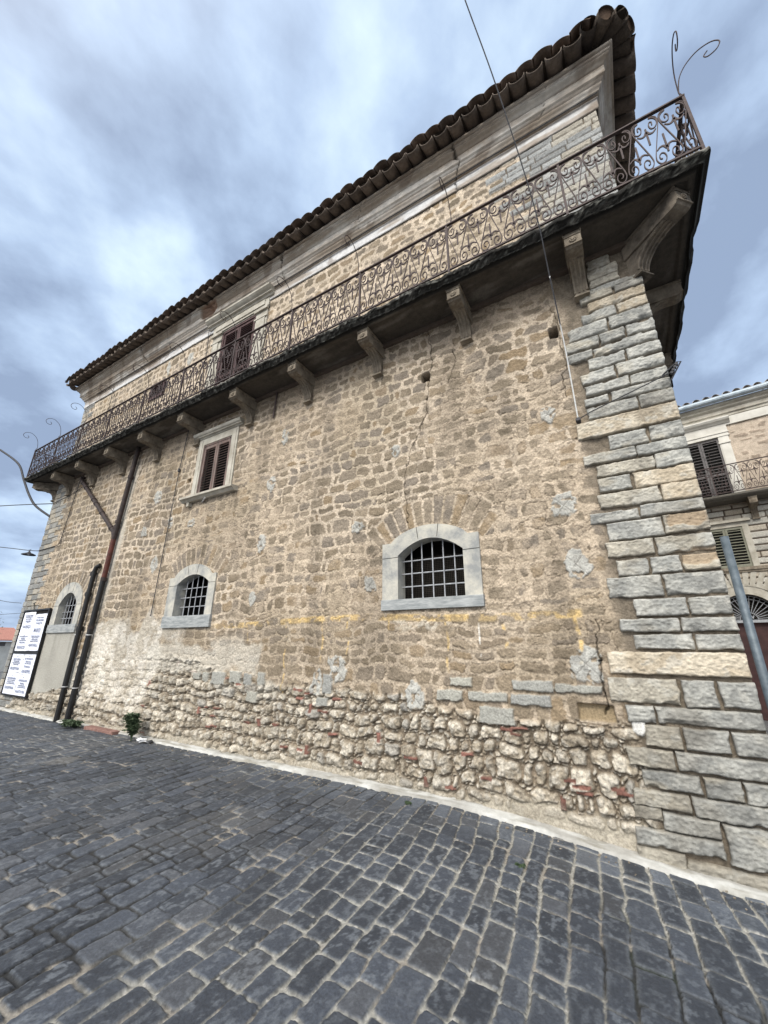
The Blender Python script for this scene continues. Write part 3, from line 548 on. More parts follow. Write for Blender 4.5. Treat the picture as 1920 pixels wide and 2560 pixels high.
# ---- cornice: profile swept along the front and round both corners
PR=[(.03,9.33),(.045,9.335),(.045,9.535),(.060,9.54),(.060,9.555),(.018,9.56),(.018,9.59),(.075,9.592),(.075,9.618),(.095,9.62),(.095,9.634),(.085,9.637),(.12,9.66),(.14,9.685),(.14,9.697),(.125,9.70),(.15,9.71),(.172,9.74),(.172,9.752),(.20,9.755),(.205,9.90),(.185,9.903),(.185,9.912),(.215,9.915),(.225,9.94),(.262,9.965),(.29,9.975),(.29,9.99),(.275,9.993),(.31,10.0),(.31,10.045),(.295,10.048),(.345,10.052),(.345,10.10),(.30,10.12)]
def sweep(profile,DPTH,XL=BX[0]):
    """profile offset outwards from the wall plane, along left side, front, right side"""
    xsF=np.arange(XL,BX[1]+.001,.022); pts=[]
    path=[('L',y) for y in np.linspace(DPTH,0.02,30)]+[('F',x) for x in xsF]+[('R',y) for y in np.linspace(.02,DPTH,60)]
    Pn=np.zeros((len(path),len(profile),3),np.float32)
    for i,(s_,t_) in enumerate(path):
        for j,(o,z) in enumerate(profile):
            if s_=='F':
                f=(t_-XL)/(xsF[-1]-XL); Pn[i,j]=(XL-o+f*(BX[1]-XL+2*o),-o,z)
            elif s_=='L': Pn[i,j]=(XL-o,t_-o*(1 if t_<.1 else 0),z)
            else: Pn[i,j]=(BX[1]+o,t_-o*(1 if t_<.1 else 0),z)
    return Pn
prf=[]
for (a,b_) in zip(PR[:-1],PR[1:]):
    k=max(1,int(math.hypot(b_[0]-a[0],b_[1]-a[1])/.022))
    for q in range(k): prf.append((a[0]+(b_[0]-a[0])*q/k,a[1]+(b_[1]-a[1])*q/k))
prf.append(PR[-1])
Pn=sweep(prf,6.0,UL); Xc=Pn[...,0]+Pn[...,1]; Zc=Pn[...,2]; Oc=np.array([p[0] for p in prf],np.float32)[None,:]+0*Xc
cc=np.zeros(Xc.shape+(3,),np.float32)+np.array([.45,.40,.345],np.float32)
cc=mix(cc,(.62,.62,.62),ss(9.60,9.50,Zc)*.9)
cc=mix(cc,(.58,.55,.50),ss(.45,.62,fbm(Xc*1.2,Zc*14,4,3))*ss(9.55,9.6,Zc)*.8)
cc=mix(cc,(.27,.215,.16),ss(.46,.66,fbm(Xc*.8,Zc*6,4,4)+.10*ss(9.8,10.0,Zc))*.75)
cc=mix(cc,(.16,.12,.09),ss(.60,.72,fbm(Xc*3,Zc*3,4,5)+.06*ss(9.9,10.1,Zc))*.55)
cc=mix(cc,(.20,.16,.12),ss(-.5,.3,Pn[...,0])*ss(9.55,9.6,Zc)*.25)
Dn=np.zeros_like(Xc)
for pts,wd in (([(-1.62,10.08),(-1.50,9.9),(-1.42,9.75),(-1.44,9.6),(-1.36,9.33)],.018),([(-5.75,10.08),(-5.72,9.8),(-5.55,9.62)],.013),([(-.05,10.08),(.02,9.8),(-.02,9.6)],.006),([(-3.6,10.08),(-3.55,9.7)],.006),([(-11.5,10.08),(-11.3,9.8),(-11.0,9.5)],.014),([(-8.45,10.1),(-8.2,9.95)],.05),([(-13.0,10.08),(-12.8,9.7)],.01),([(-10.2,10.08),(-10.0,9.6)],.008)):
    for (a,b_) in zip(pts[:-1],pts[1:]):
        ax,az=a;bx,bz=b_; wxx=Xc+(fbm(Xc*9,Zc*9,3,62)-.5)*.12; t_=np.clip(((wxx-ax)*(bx-ax)+(Zc-az)*(bz-az))/((bx-ax)**2+(bz-az)**2),0,1)
        dist=np.hypot(wxx-ax-t_*(bx-ax),Zc-az-t_*(bz-az)); k=ss(wd,wd*.3,dist); cc=cc*(1-.85*k)[...,None]; Dn=Dn+.03*k
# broken place with bared brick left of the balcony door
bk=ss(.0,.3,1-np.sqrt(((Xc+8.35)/.38)**2+((Zc-9.95)/.20)**2)+(fbm(Xc*5,Zc*5,3,6)-.5)*.6); cc=mix(cc,(.25,.15,.10),bk*.85); Dn=Dn+.06*bk
rg=(fbm(Xc*7,Zc*16,4,8)-.5)*.012
Pn[...,1]+=np.where(np.abs(Pn[...,1]+Oc)<.02,Dn+rg,0)
pobj('cornice',gridmesh('cornice',Pn,cc,flip=False),M_corn)
mb=MB(); mb.tube([(-14.0,-.10,9.57),(-8.1,-.10,9.57)],.010,6); mb.tube([(-5.8,-.10,9.57),(.3,-.10,9.57),(.92,-.10,9.57)],.010,6)
mb.tube([(-12.9,-.08,9.50),(-12.92,-.06,8.6),(-12.95,-.05,6.8)],.008,6); mb.tube([(-8.15,-.10,9.57),(-8.15,-.05,8.8),(-8.2,-.05,6.8)],.010,6)
pb(mb,'cornice_cable',M_cable)

# ---- roof: two layers of barrel tiles round the eaves and the slopes behind
TP=.265; SL=.36
def tilestrip(mbv,origin,along,inward,n,length,layers=((0,.124,-1),(1,.105,1)),seedo=0,clip=0,ex0=0,ex1=0):
    """rows of half-round tiles. origin at eave start (outer edge), along/inward unit vectors"""
    V=[];F=[];Cc=[];b0=0
    r_=random.Random(3+seedo)
    for i in range(n+1):
        for lay,(ph,rad,sg) in enumerate(layers):
            if sg<0 and i==n: continue
            c0=(i+ph*0+(.5 if sg<0 else 0))*TP
            jit=(0 if clip==1 else 1)*r_.uniform(-.03,.03)*(.6 if sg<0 else 1); jx=r_.uniform(-.010,.010); jz=r_.uniform(-.008,.008)
            for seg in range(length):
                if clip and seg*.40>min(c0+ex0,n*TP-c0+ex1 if clip>1 else 1e9)+.16: continue
                s0=seg*.40-(jit if seg==0 else 0)-(.0 if sg<0 else .03); s1=(seg+1)*.40+.05
                if clip: s1=max(s0+.05,min(s1,c0+ex0+.06,(n*TP-c0+ex1+.06) if clip>1 else 99))
                ra=rad*(1.0 if sg<0 else 1.05); rb=rad*.86
                K=10; J=3
                for th in (0,1):
                  for q in range(J+1):
                    s_=s0+(s1-s0)*q/J; rr=(ra+(rb-ra)*q/J)-th*.014
                    zb=SL*s_+(.0 if sg<0 else .105)+(.022*(1-q/J))*1+jz
                    for a in range(K+1):
                        an=math.pi*a/K
                        lx=math.cos(an)*rr*(1 if sg<0 else 1.33); lz=-math.sin(an)*rr if sg<0 else (.5-.5*math.cos(2*math.pi*a/K))*.085-.012+(.124 if sg<0 else .02)
                        p=origin+along*(c0+lx+jx)+inward*s_+Vector((0,0,zb+lz)); V.append(tuple(p))
                col=r_.uniform(.7,1.25); warm=r_.random()
                bc=(.125*col+.05*warm*(sg>0),.100*col+.025*warm*(sg>0),.082*col+.012*warm*(sg>0))
                Cc+= [bc]*(2*(J+1)*(K+1))
                S=(J+1)*(K+1)
                for q in range(J):
                    for a in range(K):
                        x=b0+q*(K+1)+a; F.append((x,x+1,x+K+2,x+K+1)); y=x+S; F.append((y,y+K+1,y+K+2,y+1))
                for a in range(K): F.append((b0+a,b0+S+a,b0+S+a+1,b0+a+1))
                b0+=2*S
    return V,F,Cc
EP=.585; EZ=10.15; EPR=.65; EPL=.48
allV=[];allF=[];allC=[]
def addt(r3):
    V,F,Cc=r3; b=len(allV); allV.extend(V); allF.extend([tuple(b+i for i in f) for f in F]); allC.extend(Cc)
nF=int((BX[1]+.16-UL+EPL)/TP)
addt(tilestrip(None,Vector((UL-EPL,-EP,EZ)),Vector((1,0,0)),Vector((0,1,0)),nF,3,clip=2,ex1=.55))
addt(tilestrip(None,Vector((BX[1]+EPR,.02,EZ)),Vector((0,1,0)),Vector((-1,0,0)),24,3,seedo=4,clip=1,ex0=.55))
addt(tilestrip(None,Vector((UL-EPL,-EP+.1,EZ)),Vector((0,1,0)),Vector((1,0,0)),26,3,seedo=8,clip=1))
me=bpy.data.meshes.new('eaves_tiles'); me.from_pydata(allV,[],allF); ca=me.color_attributes.new('Col','FLOAT_COLOR','POINT'); c4=np.ones((len(allV),4),np.float32); c4[:,:3]=np.array(allC); ca.data.foreach_set('color',c4.ravel())
me.polygons.foreach_set('use_smooth',np.ones(len(me.polygons),bool))
ROOF=pobj('roof',me,M_tile)
# hip ridge tiles and main slopes (above, out of sight from the street)
mb=MB(); c=(.20,.10,.07)
x0,x1,y0,y1=UL-EPL+.9,BX[1]+EPR-.9,-EP+.9,DP-.2; zt=EZ+.05+.9*SL; rg_=(y1-y0)/2; zr=zt+rg_*SL
mb.add([(x0,y0,zt),(x1,y0,zt),(x1,y1,zt),(x0,y1,zt),(x0+rg_,y0+rg_,zr),(x1-rg_,y0+rg_,zr)],[(0,1,5,4),(1,2,5),(2,3,4,5),(3,0,4)],c)
mb.box(UL-.30,BX[1]+.30,-.30,DP,10.10,10.16,(.10,.08,.06))
mb.box(UL-EPL+.10,BX[1]+EPR-.10,-EP+.10,-.25,EZ+.150,EZ+.175,(.05,.04,.032)); mb.box(BX[1]+.25,BX[1]+EPR-.10,-.25,6.5,EZ+.150,EZ+.175,(.05,.04,.032)); mb.box(UL-EPL+.1,UL-.25,-.25,6.5,EZ+.150,EZ+.175,(.05,.04,.032))
for a_ in (8,27,46,64,82):
    an=R(a_); d_=Vector((math.sin(an),-math.cos(an),0)); Rr=.60+.11*math.sin(2*an); C_=Vector((BX[1],.02,0))
    mb.tube([C_+d_*Rr+Vector((0,0,EZ+.105)),C_+d_*(Rr-.05)+Vector((0,0,EZ+.12)),C_+d_*.15+Vector((0,0,EZ+.11+.55*SL))],[.112,.122,.075],16,caps=False,c=(.11-.02*(a_%3),.088-.015*(a_%3),.070-.01*(a_%3)))
    if a_ in (27,64): mb.tube([C_+d_*(Rr-.03)+Vector((0,0,EZ+.17)),C_+d_*.1+Vector((0,0,EZ+.22+.55*SL))],[.10,.07],12,c=(.13,.09,.065))
for k in range(3):
    q0=.30*k; q1=q0+.36
    mb.tube([Vector((UL-EPL+.10+q0,-EP+.12+q0,EZ+.15+SL*q0)),Vector((UL-EPL+.18+q0,-EP+.20+q0,EZ+.155+SL*q0)),Vector((UL-EPL+.10+q1,-EP+.12+q1,EZ+.15+SL*q1))],[.115,.14,.12],16,c=(.085,.066,.053))
pb(mb,'roof_slope',M_tile)

# ---- balcony
def slabfield():
    prof=[(.0,6.60),(.30,6.60),(.52,6.60),(.535,6.575),(.60,6.57),(.615,6.595),(.64,6.60),(.655,6.565),(.665,6.60),(.69,6.615),(.70,6.64),(.715,6.645),(.72,6.655),(.72,6.70),(.705,6.715),(.64,6.72),(.0,6.73)]
    pf=[]
    for (a,b_) in zip(prof[:-1],prof[1:]):
        k=max(1,int(math.hypot(b_[0]-a[0],b_[1]-a[1])/.018))
        for q in range(k): pf.append((a[0]+(b_[0]-a[0])*q/k,a[1]+(b_[1]-a[1])*q/k))
    pf.append(prof[-1]); return pf
pf=slabfield(); Pn=sweep(pf,7.5)
Oc=np.array([p[0] for p in pf],np.float32)[None,:]+0*Pn[...,0]; Zc=Pn[...,2].copy(); Xc=Pn[...,0]; Yc=Pn[...,1]; al=Xc+Yc*.97
n=fbm(al*9,Zc*9+Oc*9,4,1); n2=fbm(al*30,Zc*30+Oc*30,3,2); ed=ss(.60,.70,Oc)
Pn[...,2]+=ed*((n-.5)*.060+(n2-.5)*.040)+(1-ed)*(n-.5)*.006
front=(np.abs(Yc+Oc)<.02)
dis=ed*((fbm(al*5,Oc*0+3,4,3)-.45)*.08+(n2-.5)*.050)
Pn[...,1]+=np.where(front,dis,0); Pn[...,0]+=np.where(~front&(Xc>0),-dis,0)+np.where(~front&(Xc<0),dis,0)
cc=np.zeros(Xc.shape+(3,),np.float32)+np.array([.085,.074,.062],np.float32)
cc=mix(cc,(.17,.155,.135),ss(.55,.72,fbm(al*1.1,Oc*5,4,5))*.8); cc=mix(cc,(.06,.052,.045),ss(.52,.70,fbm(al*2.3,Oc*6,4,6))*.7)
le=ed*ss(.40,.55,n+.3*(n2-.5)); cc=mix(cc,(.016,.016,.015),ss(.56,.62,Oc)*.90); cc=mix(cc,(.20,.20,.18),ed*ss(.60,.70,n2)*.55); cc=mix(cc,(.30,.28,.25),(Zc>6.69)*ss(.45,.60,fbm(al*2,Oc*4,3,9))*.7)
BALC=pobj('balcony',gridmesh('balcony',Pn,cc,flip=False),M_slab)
def sub(mb,name,mat,par,**k):
    o=mb.build(name,mat,None,**k); o.parent=par; return o
# ledge moulding where slab meets wall
mb=MB(); mb.box(BX[0]-.05,BX[1]+.0,-.07,.02,6.53,6.598,(.13,.10,.08)); 
sub(mb,'wall_moulding',M_slab,BALC)
# transverse bearing strips above each console, then the consoles
BR=[.20,-1.38,-2.95,-4.50,-6.10,-7.85,-9.45,-11.05,-12.65,-14.15]
def console_mesh(L=.56,w=.19,scale=1):
    cur=[]
    for k in range(13):
        an=math.pi/2*k/12
        cur.append((-.08-(L-.20-.08)*(1-math.cos(an)),-.52+.285*math.sin(an)))
    blk=[(.05,0),(-L,0),(-L,-.045),(-L+.018,-.055),(-L,-.07),(-L,-.19),(-L+.012,-.205),(-L+.03,-.225),(-L+.08,-.240),(-L+.16,-.235),(.05,-.235)]
    m=MB(); m.extr(blk,'x',-w/2,w/2)
    sup=[(.05,-.23)]+[(p[0],p[1]) for p in cur[::-1]]+[(-.08,-.56),(.05,-.56)]
    m.extr(sup,'x',-w*.36,w*.36)
    for s in (-1,1):
        m.tube([(s*w*.36,y,z) for y,z in cur],.014,6); m.tube([(s*w*.36,-.03-(L-.36)*(1-math.cos(math.pi/2*k/8)),-.44+.17*math.sin(math.pi/2*k/8)) for k in range(9)],.010,5)
        m.box(min(s*w/2,s*(w/2+.012)),max(s*w/2,s*(w/2+.012)),-L-.01,.0,-.035,-.0)
    for xx in (-w*.13,w*.13): m.tube([(xx,y-.003,z-.003) for y,z in cur],.013,6)
    m.tube([(0,-L-.012,-.128),(0,-L+.02,-.128)],.042,14); m.tube([(0,-L-.024,-.128),(0,-L,-.128)],.018,10)
    for q in range(8):
        a=q*math.pi/4; m.tube([(math.cos(a)*.030,-L-.018,-.128+math.sin(a)*.030),(math.cos(a)*.030,-L,-.128+math.sin(a)*.030)],.010,6)
    for z in (-.060,-.195): m.box(-w/2-.004,w/2+.004,-L-.010,-L+.01,z-.006,z+.006)
    m.box(-w*.42,w*.42,-.10,.02,-.585,-.555); m.box(-w*.47,w*.47,-.12,.02,-.60,-.585)
    return m
me0=None
for i,bx in enumerate(BR):
    if me0 is None:
        o=console_mesh().build('console',M_console,None); me0=o.data
    else: o=bpy.data.objects.new('console',me0); COL.objects.link(o)
    o.parent=BALC; o.location=(bx,0,6.575)
for (x,y,rz,s) in ((BX[1]+.02,1.05,R(90),1),(BX[1]+.02,2.75,R(90),1),(BX[1]+.02,4.4,R(90),1),(BX[0]-.02,1.2,R(-90),1),(BX[0]-.02,2.8,R(-90),1)):
    o=bpy.data.objects.new('console',me0); COL.objects.link(o); o.parent=BALC; o.location=(x,y,6.575); o.rotation_euler=(0,0,rz)
cm=console_mesh(.80,.22)
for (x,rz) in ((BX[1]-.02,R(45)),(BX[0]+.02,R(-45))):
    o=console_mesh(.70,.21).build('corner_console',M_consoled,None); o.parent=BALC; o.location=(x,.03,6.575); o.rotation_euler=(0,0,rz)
# ---- wrought iron railing
def ribbon(m,pts,w,d,taper=None):
    n=len(pts); V=[];F=[]
    for i,(x,z) in enumerate(pts):
        a=pts[max(i-1,0)]; b=pts[min(i+1,n-1)]; tx,tz=b[0]-a[0],b[1]-a[1]; l=math.hypot(tx,tz) or 1; nx,nz=-tz/l,tx/l
        ww=w*(taper(i/(n-1)) if taper else 1)/2
        V+=[(x+nx*ww,-d/2,z+nz*ww),(x-nx*ww,-d/2,z-nz*ww),(x-nx*ww,d/2,z-nz*ww),(x+nx*ww,d/2,z+nz*ww)]
    for i in range(n-1):
        for j in range(4): F.append((i*4+j,i*4+(j+1)%4,i*4+4+(j+1)%4,i*4+4+j))
    F+= [(3,2,1,0),tuple((n-1)*4+j for j in range(4))]
    m.add(V,F)
def c2(P_,n=5): return [(v.x,v.y) for v in catmull([(a,b,0) for a,b in P_],n)]
HB=.88
def panel(width,per=5):
    m=MB(); p=width/per; k=p/.316
    for i in range(per):
        x0=(i+.5)*p
        for s in (-1,1):
            # top scroll of the pair, its tail runs down and joins a bottom scroll
            top=[(.030,.70),(.060,.735),(.088,.745),(.088,.80),(.045,.80),(.028,.74),(.040,.66),(.085,.635),(.128,.665),(.146,.735),(.128,.815),(.080,.845),(.030,.800),(.012,.72),(.0,.66)]
            spi=[(.078,.715),(.092,.755),(.072,.790),(.044,.770),(.040,.705),(.068,.655),(.112,.668),(.142,.730),(.128,.810),(.085,.845),(.038,.825)]
            # S bar: from inner top curl -> over the top -> outer side -> down to the bottom curl
            S=[(.082,.705),(.084,.755),(.062,.765),(.045,.720),(.060,.655),(.100,.645),(.132,.690),(.138,.760),(.108,.815),(.066,.838),(.104,.842),(.142,.800),(.150,.715),(.128,.610),(.088,.450),(.050,.300),(.022,.180),(.018,.100),(.048,.036),(.092,.034),(.122,.090),(.116,.160),(.086,.190),(.056,.160),(.058,.110),(.080,.100)]
            S=[(x0+s*a*k,b*HB/.88) for a,b in S]
            ribbon(m,c2(S,4),.012,.014)
        # palmette under the top pair and its stem
        def palm(cx,zb,sg):
            ribbon(m,[(cx,zb-sg*.06),(cx,zb+sg*.02),(cx,zb+sg*.20)],.017,.012)
            for s in (-1,1):
                a=[(cx+s*.004,zb+sg*.005),(cx+s*.030*k,zb+sg*.055),(cx+s*.070*k,zb+sg*.075),(cx+s*.112*k,zb+sg*.050)]
                ribbon(m,c2(a,4),.019,.012,lambda t:1.25-.75*t)
        palm(x0,.60,-1) if False else None
        ribbon(m,[(x0,.69),(x0,.58),(x0,.40)],.021,.012)
        for s in (-1,1): ribbon(m,c2([(x0+s*.003,.63),(x0+s*.030*k,.585),(x0+s*.070*k,.58),(x0+s*.108*k,.615)],4),.027,.012,lambda t:1.2-.75*t)
        xb=x0+p/2
        if i<per-1:
            ribbon(m,[(xb,.17),(xb,.30),(xb,.48)],.021,.012)
            for s in (-1,1): ribbon(m,c2([(xb+s*.003,.235),(xb+s*.030*k,.285),(xb+s*.070*k,.29),(xb+s*.108*k,.255)],4),.027,.012,lambda t:1.2-.75*t)
    m.box(0,width,-.012,.012,-.012,.012)
    return m
PANB=panel(1.58,5)
pan=None
RY=-.665; RZ=6.80
posts=[1.555]+BR+[-15.88]
def post_mesh():
    m=MB(); m.box(-.014,.014,-.014,.014,-.10,.905); return m
pm=None
hook=None
def hook_mesh():
    m=MB(); pts=[(0,0,0),(0,-.01,.04),(0,.015,.10),(0,.0,.22),(0,-.04,.36),(0,-.12,.47),(0,-.24,.53),(0,-.36,.50),(0,-.42,.41),(0,-.38,.33),(0,-.30,.32),(0,-.27,.37),(0,-.31,.41)]
    m.tube(catmull(pts,6),.0065,6); m.tube([(0,0,-.02),(0,0,.03)],.016,8); return m
def place(o,x,y,z,rz=0,sx=1): o.parent=BALC; o.location=(x,y,z); o.rotation_euler=(0,0,rz); o.scale=(sx,1,1)
def cp(o): c=o.copy(); COL.objects.link(c); return c
P0=PANB.build('railing_panel',M_iron,None); first=True
def put(o,first):
    return o if first else cp(o)
for i,(a,b_) in enumerate(zip(posts[1:],posts[:-1])):
    o=P0 if i==0 else cp(P0); place(o,a,RY,RZ,0,(b_-a)/1.58)
for (x,y0,rz,L) in ((1.555,RY,R(90),1.58),(1.555,RY+1.58,R(90),1.58),(1.555,RY+3.16,R(90),1.58),(1.555,RY+4.74,R(90),1.58),(-15.88,RY,R(90),1.58),(-15.88,RY+1.58,R(90),1.58)):
    place(cp(P0),x,y0,RZ,rz,1)
PP=post_mesh().build('railing_post',M_iron,None)
pl=[(x,RY) for x in posts]+[(1.555,RY+1.58*k) for k in (1,2,3,4)]+[(-15.88,RY+1.58*k) for k in (1,2)]
for i,(x,y) in enumerate(pl): place(PP if i==0 else cp(PP),x,y,RZ)
HK=hook_mesh().build('scroll_hook',M_iron,None)
for i,x in enumerate([1.54,-1.3,-3.0,-4.55,-6.15,-7.9,-9.4,-11.0,-12.6,-14.2,-15.85]): place(HK if i==0 else cp(HK),x+(0 if i else 0),RY,RZ+.90)
place(cp(HK),1.56,RY+.02,RZ+.90,R(75))
mb=MB(); mb.box(-15.89,1.57,RY-.02,RY+.02,RZ+.885,RZ+.905); mb.box(1.535,1.575,RY+.02,RY+6.4,RZ+.885,RZ+.905); mb.box(-15.90,-15.86,RY+.02,RY+3.2,RZ+.885,RZ+.905)
sub(mb,'handrail',M_iron,BALC)

# ---- openings
def archpts(x0,x1,z1,ar,n=14,grow_=0):
    xc=(x0+x1)/2; hw=(x1-x0)/2
    return [(x1-(x1-x0)*k/n, z1+ar*(1-((x1-(x1-x0)*k/n-xc)/hw)**2)) for k in range(n+1)]
def arched_window(x0,x1,z0,z1,ar,ox0,ox1,oz0,oz1,ztop,sill,nb,nh,left_round=False):
    # stone surround: polygon strips between inner and outer outline, given thickness
    m=MB(); n=20; inner=[(x1,z0)]+archpts(x0,x1,z1,ar,n)+[(x0,z0)]
    oc=(ox0+ox1)/2; hw=(ox1-ox0)/2; outer=[(ox1,z0)]
    for k in range(n+1):
        x=ox1-(ox1-ox0)*k/n
        if left_round: z=oz1+(ztop-oz1)*math.sqrt(max(0,1-((x-oc)/hw)**2))
        else:
            d=abs(x-oc)/hw; z=oz1 if d>.80 else oz1+(ztop-oz1)*(1-(d/.80)**2)**.75+0.0
        outer.append((x,z))
    outer.append((ox0,z0))
    yf=-.045
    V=[];F=[];q=len(inner)
    for (x,z) in inner: V.append((x,yf,z))
    for (x,z) in outer: V.append((x,yf,z))
    for (x,z) in inner: V.append((x,.17,z))
    for (x,z) in outer: V.append((x,.10,z))
    for i in range(q-1):
        F+= [(i,i+1,q+i+1,q+i),(i,2*q+i,2*q+i+1,i+1),(q+i,q+i+1,3*q+i+1,3*q+i)]
    m.add(V,F); 
    w=pb(m,'window',M_marble)
    j=MB()   # open joints of the surround
    for (a,b_) in (((ox0+(x0-ox0)*.0,z1-.02),(x0,z1-.02)),((x1,z1-.02),(ox1,z1-.02))): j=MB(); sub(j.box(min(a[0],b_[0]),max(a[0],b_[0]),yf-.003,yf+.003,a[1]-.003,a[1]+.003),'stone_joint',M_dark,w)
    for s in (-1,1):
        xa=oc+s*.14; j=MB(); sub(j.obox(xa+s*.012,yf,(z1+ar+ztop)/2-.0,.006,.007,ztop-z1-ar-.01,Matrix.Rotation(s*R(8),3,'Y')),'stone_joint',M_dark,w)
    s=MB(); s.box(ox0-.01,ox1+.01,-.065,.18,sill,z0); sub(s,'sill',M_sillst,w,bevel=.006)
    d=MB(); d.box(x0-.05,x1+.05,.55,.60,z0-.05,z1+ar+.05)
    for xx in (x0-.05,x1+.03): d.box(xx,xx+.02,.17,.60,z0-.05,z1+ar+.05)
    d.box(x0-.05,x1+.05,.17,.60,z0-.06,z0-.04); d.box(x0-.05,x1+.05,.17,.60,z1+ar+.05,z1+ar+.07)
    sub(d,'interior',M_dark,w)
    b=MB(); r=.009; yb=.075
    for k in range(nb):
        x=x0+(x1-x0)*(k+1)/(nb+1); t=(x-(x0+x1)/2)/((x1-x0)/2); b.tube([(x,yb,z0-.01),(x,yb,z1+ar*(1-t*t)+.01)],r,8)
    for k in range(nh):
        z=z0+(z1+ar*.35-z0)*(k+1)/(nh+.75); b.tube([(x0-.01,yb+.012,z),(x1+.01,yb+.012,z)],r,8)
    sub(b,'grille',M_irond,w)
    return w
wA=arched_window(-2.60,-1.65,2.23,2.83,.20,-2.85,-1.43,2.23,3.02,3.22,2.09,5,3)
wB=arched_window(-7.69,-6.70,2.17,2.79,.17,-7.97,-6.51,2.17,2.94,3.17,1.95,5,3)
wC=arched_window(-12.80,-11.83,2.12,2.62,.30,-13.08,-11.58,2.12,2.55,3.19,1.92,5,3,True)
# wire mesh behind the near grille
mb=MB(); 
for k in range(38):
    x=-2.60+.95*(k+.5)/38; mb.box(x-.0012,x+.0012,.199,.201,2.23,2.83)
for k in range(24):
    z=2.23+.60*(k+.5)/24; mb.box(-2.60,-1.65,.199,.201,z-.0012,z+.0012)
sub(mb,'wire_mesh',nmat('old_mesh',(.03,.025,.02),(.06,.05,.04),9,.8,0,10),wA)

def shutter_pair(x0,x1,z0,z1,y,mat,par,name='shutter',split=True,dx=None,slat=.062,origin=None):
    lv=[(x0,(x0+x1)/2-.004),((x0+x1)/2+.004,x1)] if split else [(x0,x1)]
    for (a,b_) in lv:
        m=MB(); fw=.055
        m.box(a,a+fw,y-.02,y+.02,z0,z1); m.box(b_-fw,b_,y-.02,y+.02,z0,z1)
        m.box(a+fw,b_-fw,y-.018,y+.018,z0,z0+.08); m.box(a+fw,b_-fw,y-.018,y+.018,z1-.07,z1)
        zz_=z0+.08+slat*.6
        if z1-z0>1.8: m.box(a+fw,b_-fw,y-.018,y+.018,z0+(z1-z0)*.42,z0+(z1-z0)*.42+.07)
        rot=Matrix.Rotation(R(34),3,'X')
        while zz_<z1-.08:
            m.obox((a+b_)/2,y,zz_,b_-a-2*fw,.045,.008,rot); zz_+=slat
        o=sub(m,name,mat,par)
        if origin is not None: o.matrix_parent_inverse=origin
# upper middle window
m=MB(); m.box(-7.78,-7.60,-.04,.12,4.66,6.09); m.box(-6.65,-6.46,-.04,.12,4.66,6.09); m.box(-7.60,-6.65,-.042,.12,5.93,6.088); m.box(-7.74,-7.64,-.052,-.04,4.70,6.05); m.box(-6.61,-6.51,-.052,-.04,4.70,6.05)
wD=pb(m,'window',M_stucco)
m=MB(); m.extr([(.1,6.10),(-.05,6.10),(-.06,6.125),(-.10,6.13),(-.10,6.15),(-.13,6.165),(-.145,6.20),(-.145,6.225),(.1,6.23)],'x',-7.90,-6.33); sub(m,'hood',M_stucco,wD)
m=MB(); m.extr([(.1,4.56),(-.10,4.56),(-.15,4.60),(-.19,4.615),(-.19,4.66),(.1,4.665)],'x',-7.93,-6.25); m.box(-7.78,-7.70,-.10,.05,4.47,4.56); sub(m,'sill',M_stucco,wD)
m=MB(); m.tube([(-7.35,-.02,4.52),(-7.1,-.14,4.53)],.014,6); sub(m,'sill_pipe',M_clip,wD)
m=MB(); m.box(-7.62,-7.575,-.03,.05,4.66,5.94); m.box(-6.675,-6.63,-.03,.05,4.66,5.94); m.box(-7.575,-6.675,-.03,.05,5.89,5.94); sub(m,'shutter_frame',M_woodg,wD)
m=MB(); m.box(-7.65,-6.6,.12,.16,4.6,6.0); sub(m,'interior',M_dark,wD)
shutter_pair(-7.57,-6.68,4.67,5.885,.0,M_woodg,wD)
# balcony door
m=MB()
for (a,b_) in ((-7.96,-7.60),(-6.38,-6.0)):
    m.box(a,b_,-.05,.12,6.68,9.16); m.box(a+.05,b_-.10 if a<-7 else b_-.05,-.075,-.05,6.75,8.85); m.box(a-.02,b_+.02,-.085,-.05,8.86,8.90); m.box(a-.03,b_+.03,-.10,-.05,9.08,9.15)
m.box(-7.60,-6.38,-.048,.12,9.13,9.30); m.box(-7.98,-5.98,-.06,.12,9.16,9.42); m.box(-8.0,-5.96,-.075,-.06,9.16,9.20)
m.box(-7.86,-6.10,-.085,-.06,9.24,9.38)
wE=pb(m,'balcony_door',M_stucco)
m=MB(); m.extr([(.0,9.42),(-.08,9.42),(-.10,9.46),(-.15,9.47),(-.15,9.50),(-.20,9.53),(-.24,9.57),(-.24,9.62),(.0,9.64)],'x',-8.14,-5.84); m.box(-8.05,-5.93,-.12,0,9.635,9.70); sub(m,'hood',M_stucco,wE)
m=MB(); m.box(-7.65,-6.3,.10,.14,6.6,9.2); sub(m,'interior',M_dark,wE)
m=MB(); m.box(-7.60,-7.54,-.04,.04,6.70,9.13); m.box(-6.44,-6.38,-.04,.04,6.70,9.13); m.box(-7.54,-6.44,-.04,.04,9.07,9.13); sub(m,'shutter_frame',M_wood,wE)
shutter_pair(-7.535,-6.445,6.74,9.065,.0,M_wood,wE,slat=.06)
# small shuttered window behind the railing
m=MB(); m.box(-10.64,-9.88,.02,.06,8.12,8.68); wF=pb(m,'small_window',M_dark)
shutter_pair(-10.60,-9.92,8.14,8.66,-.03,M_wood,wF,split=False,slat=.05)

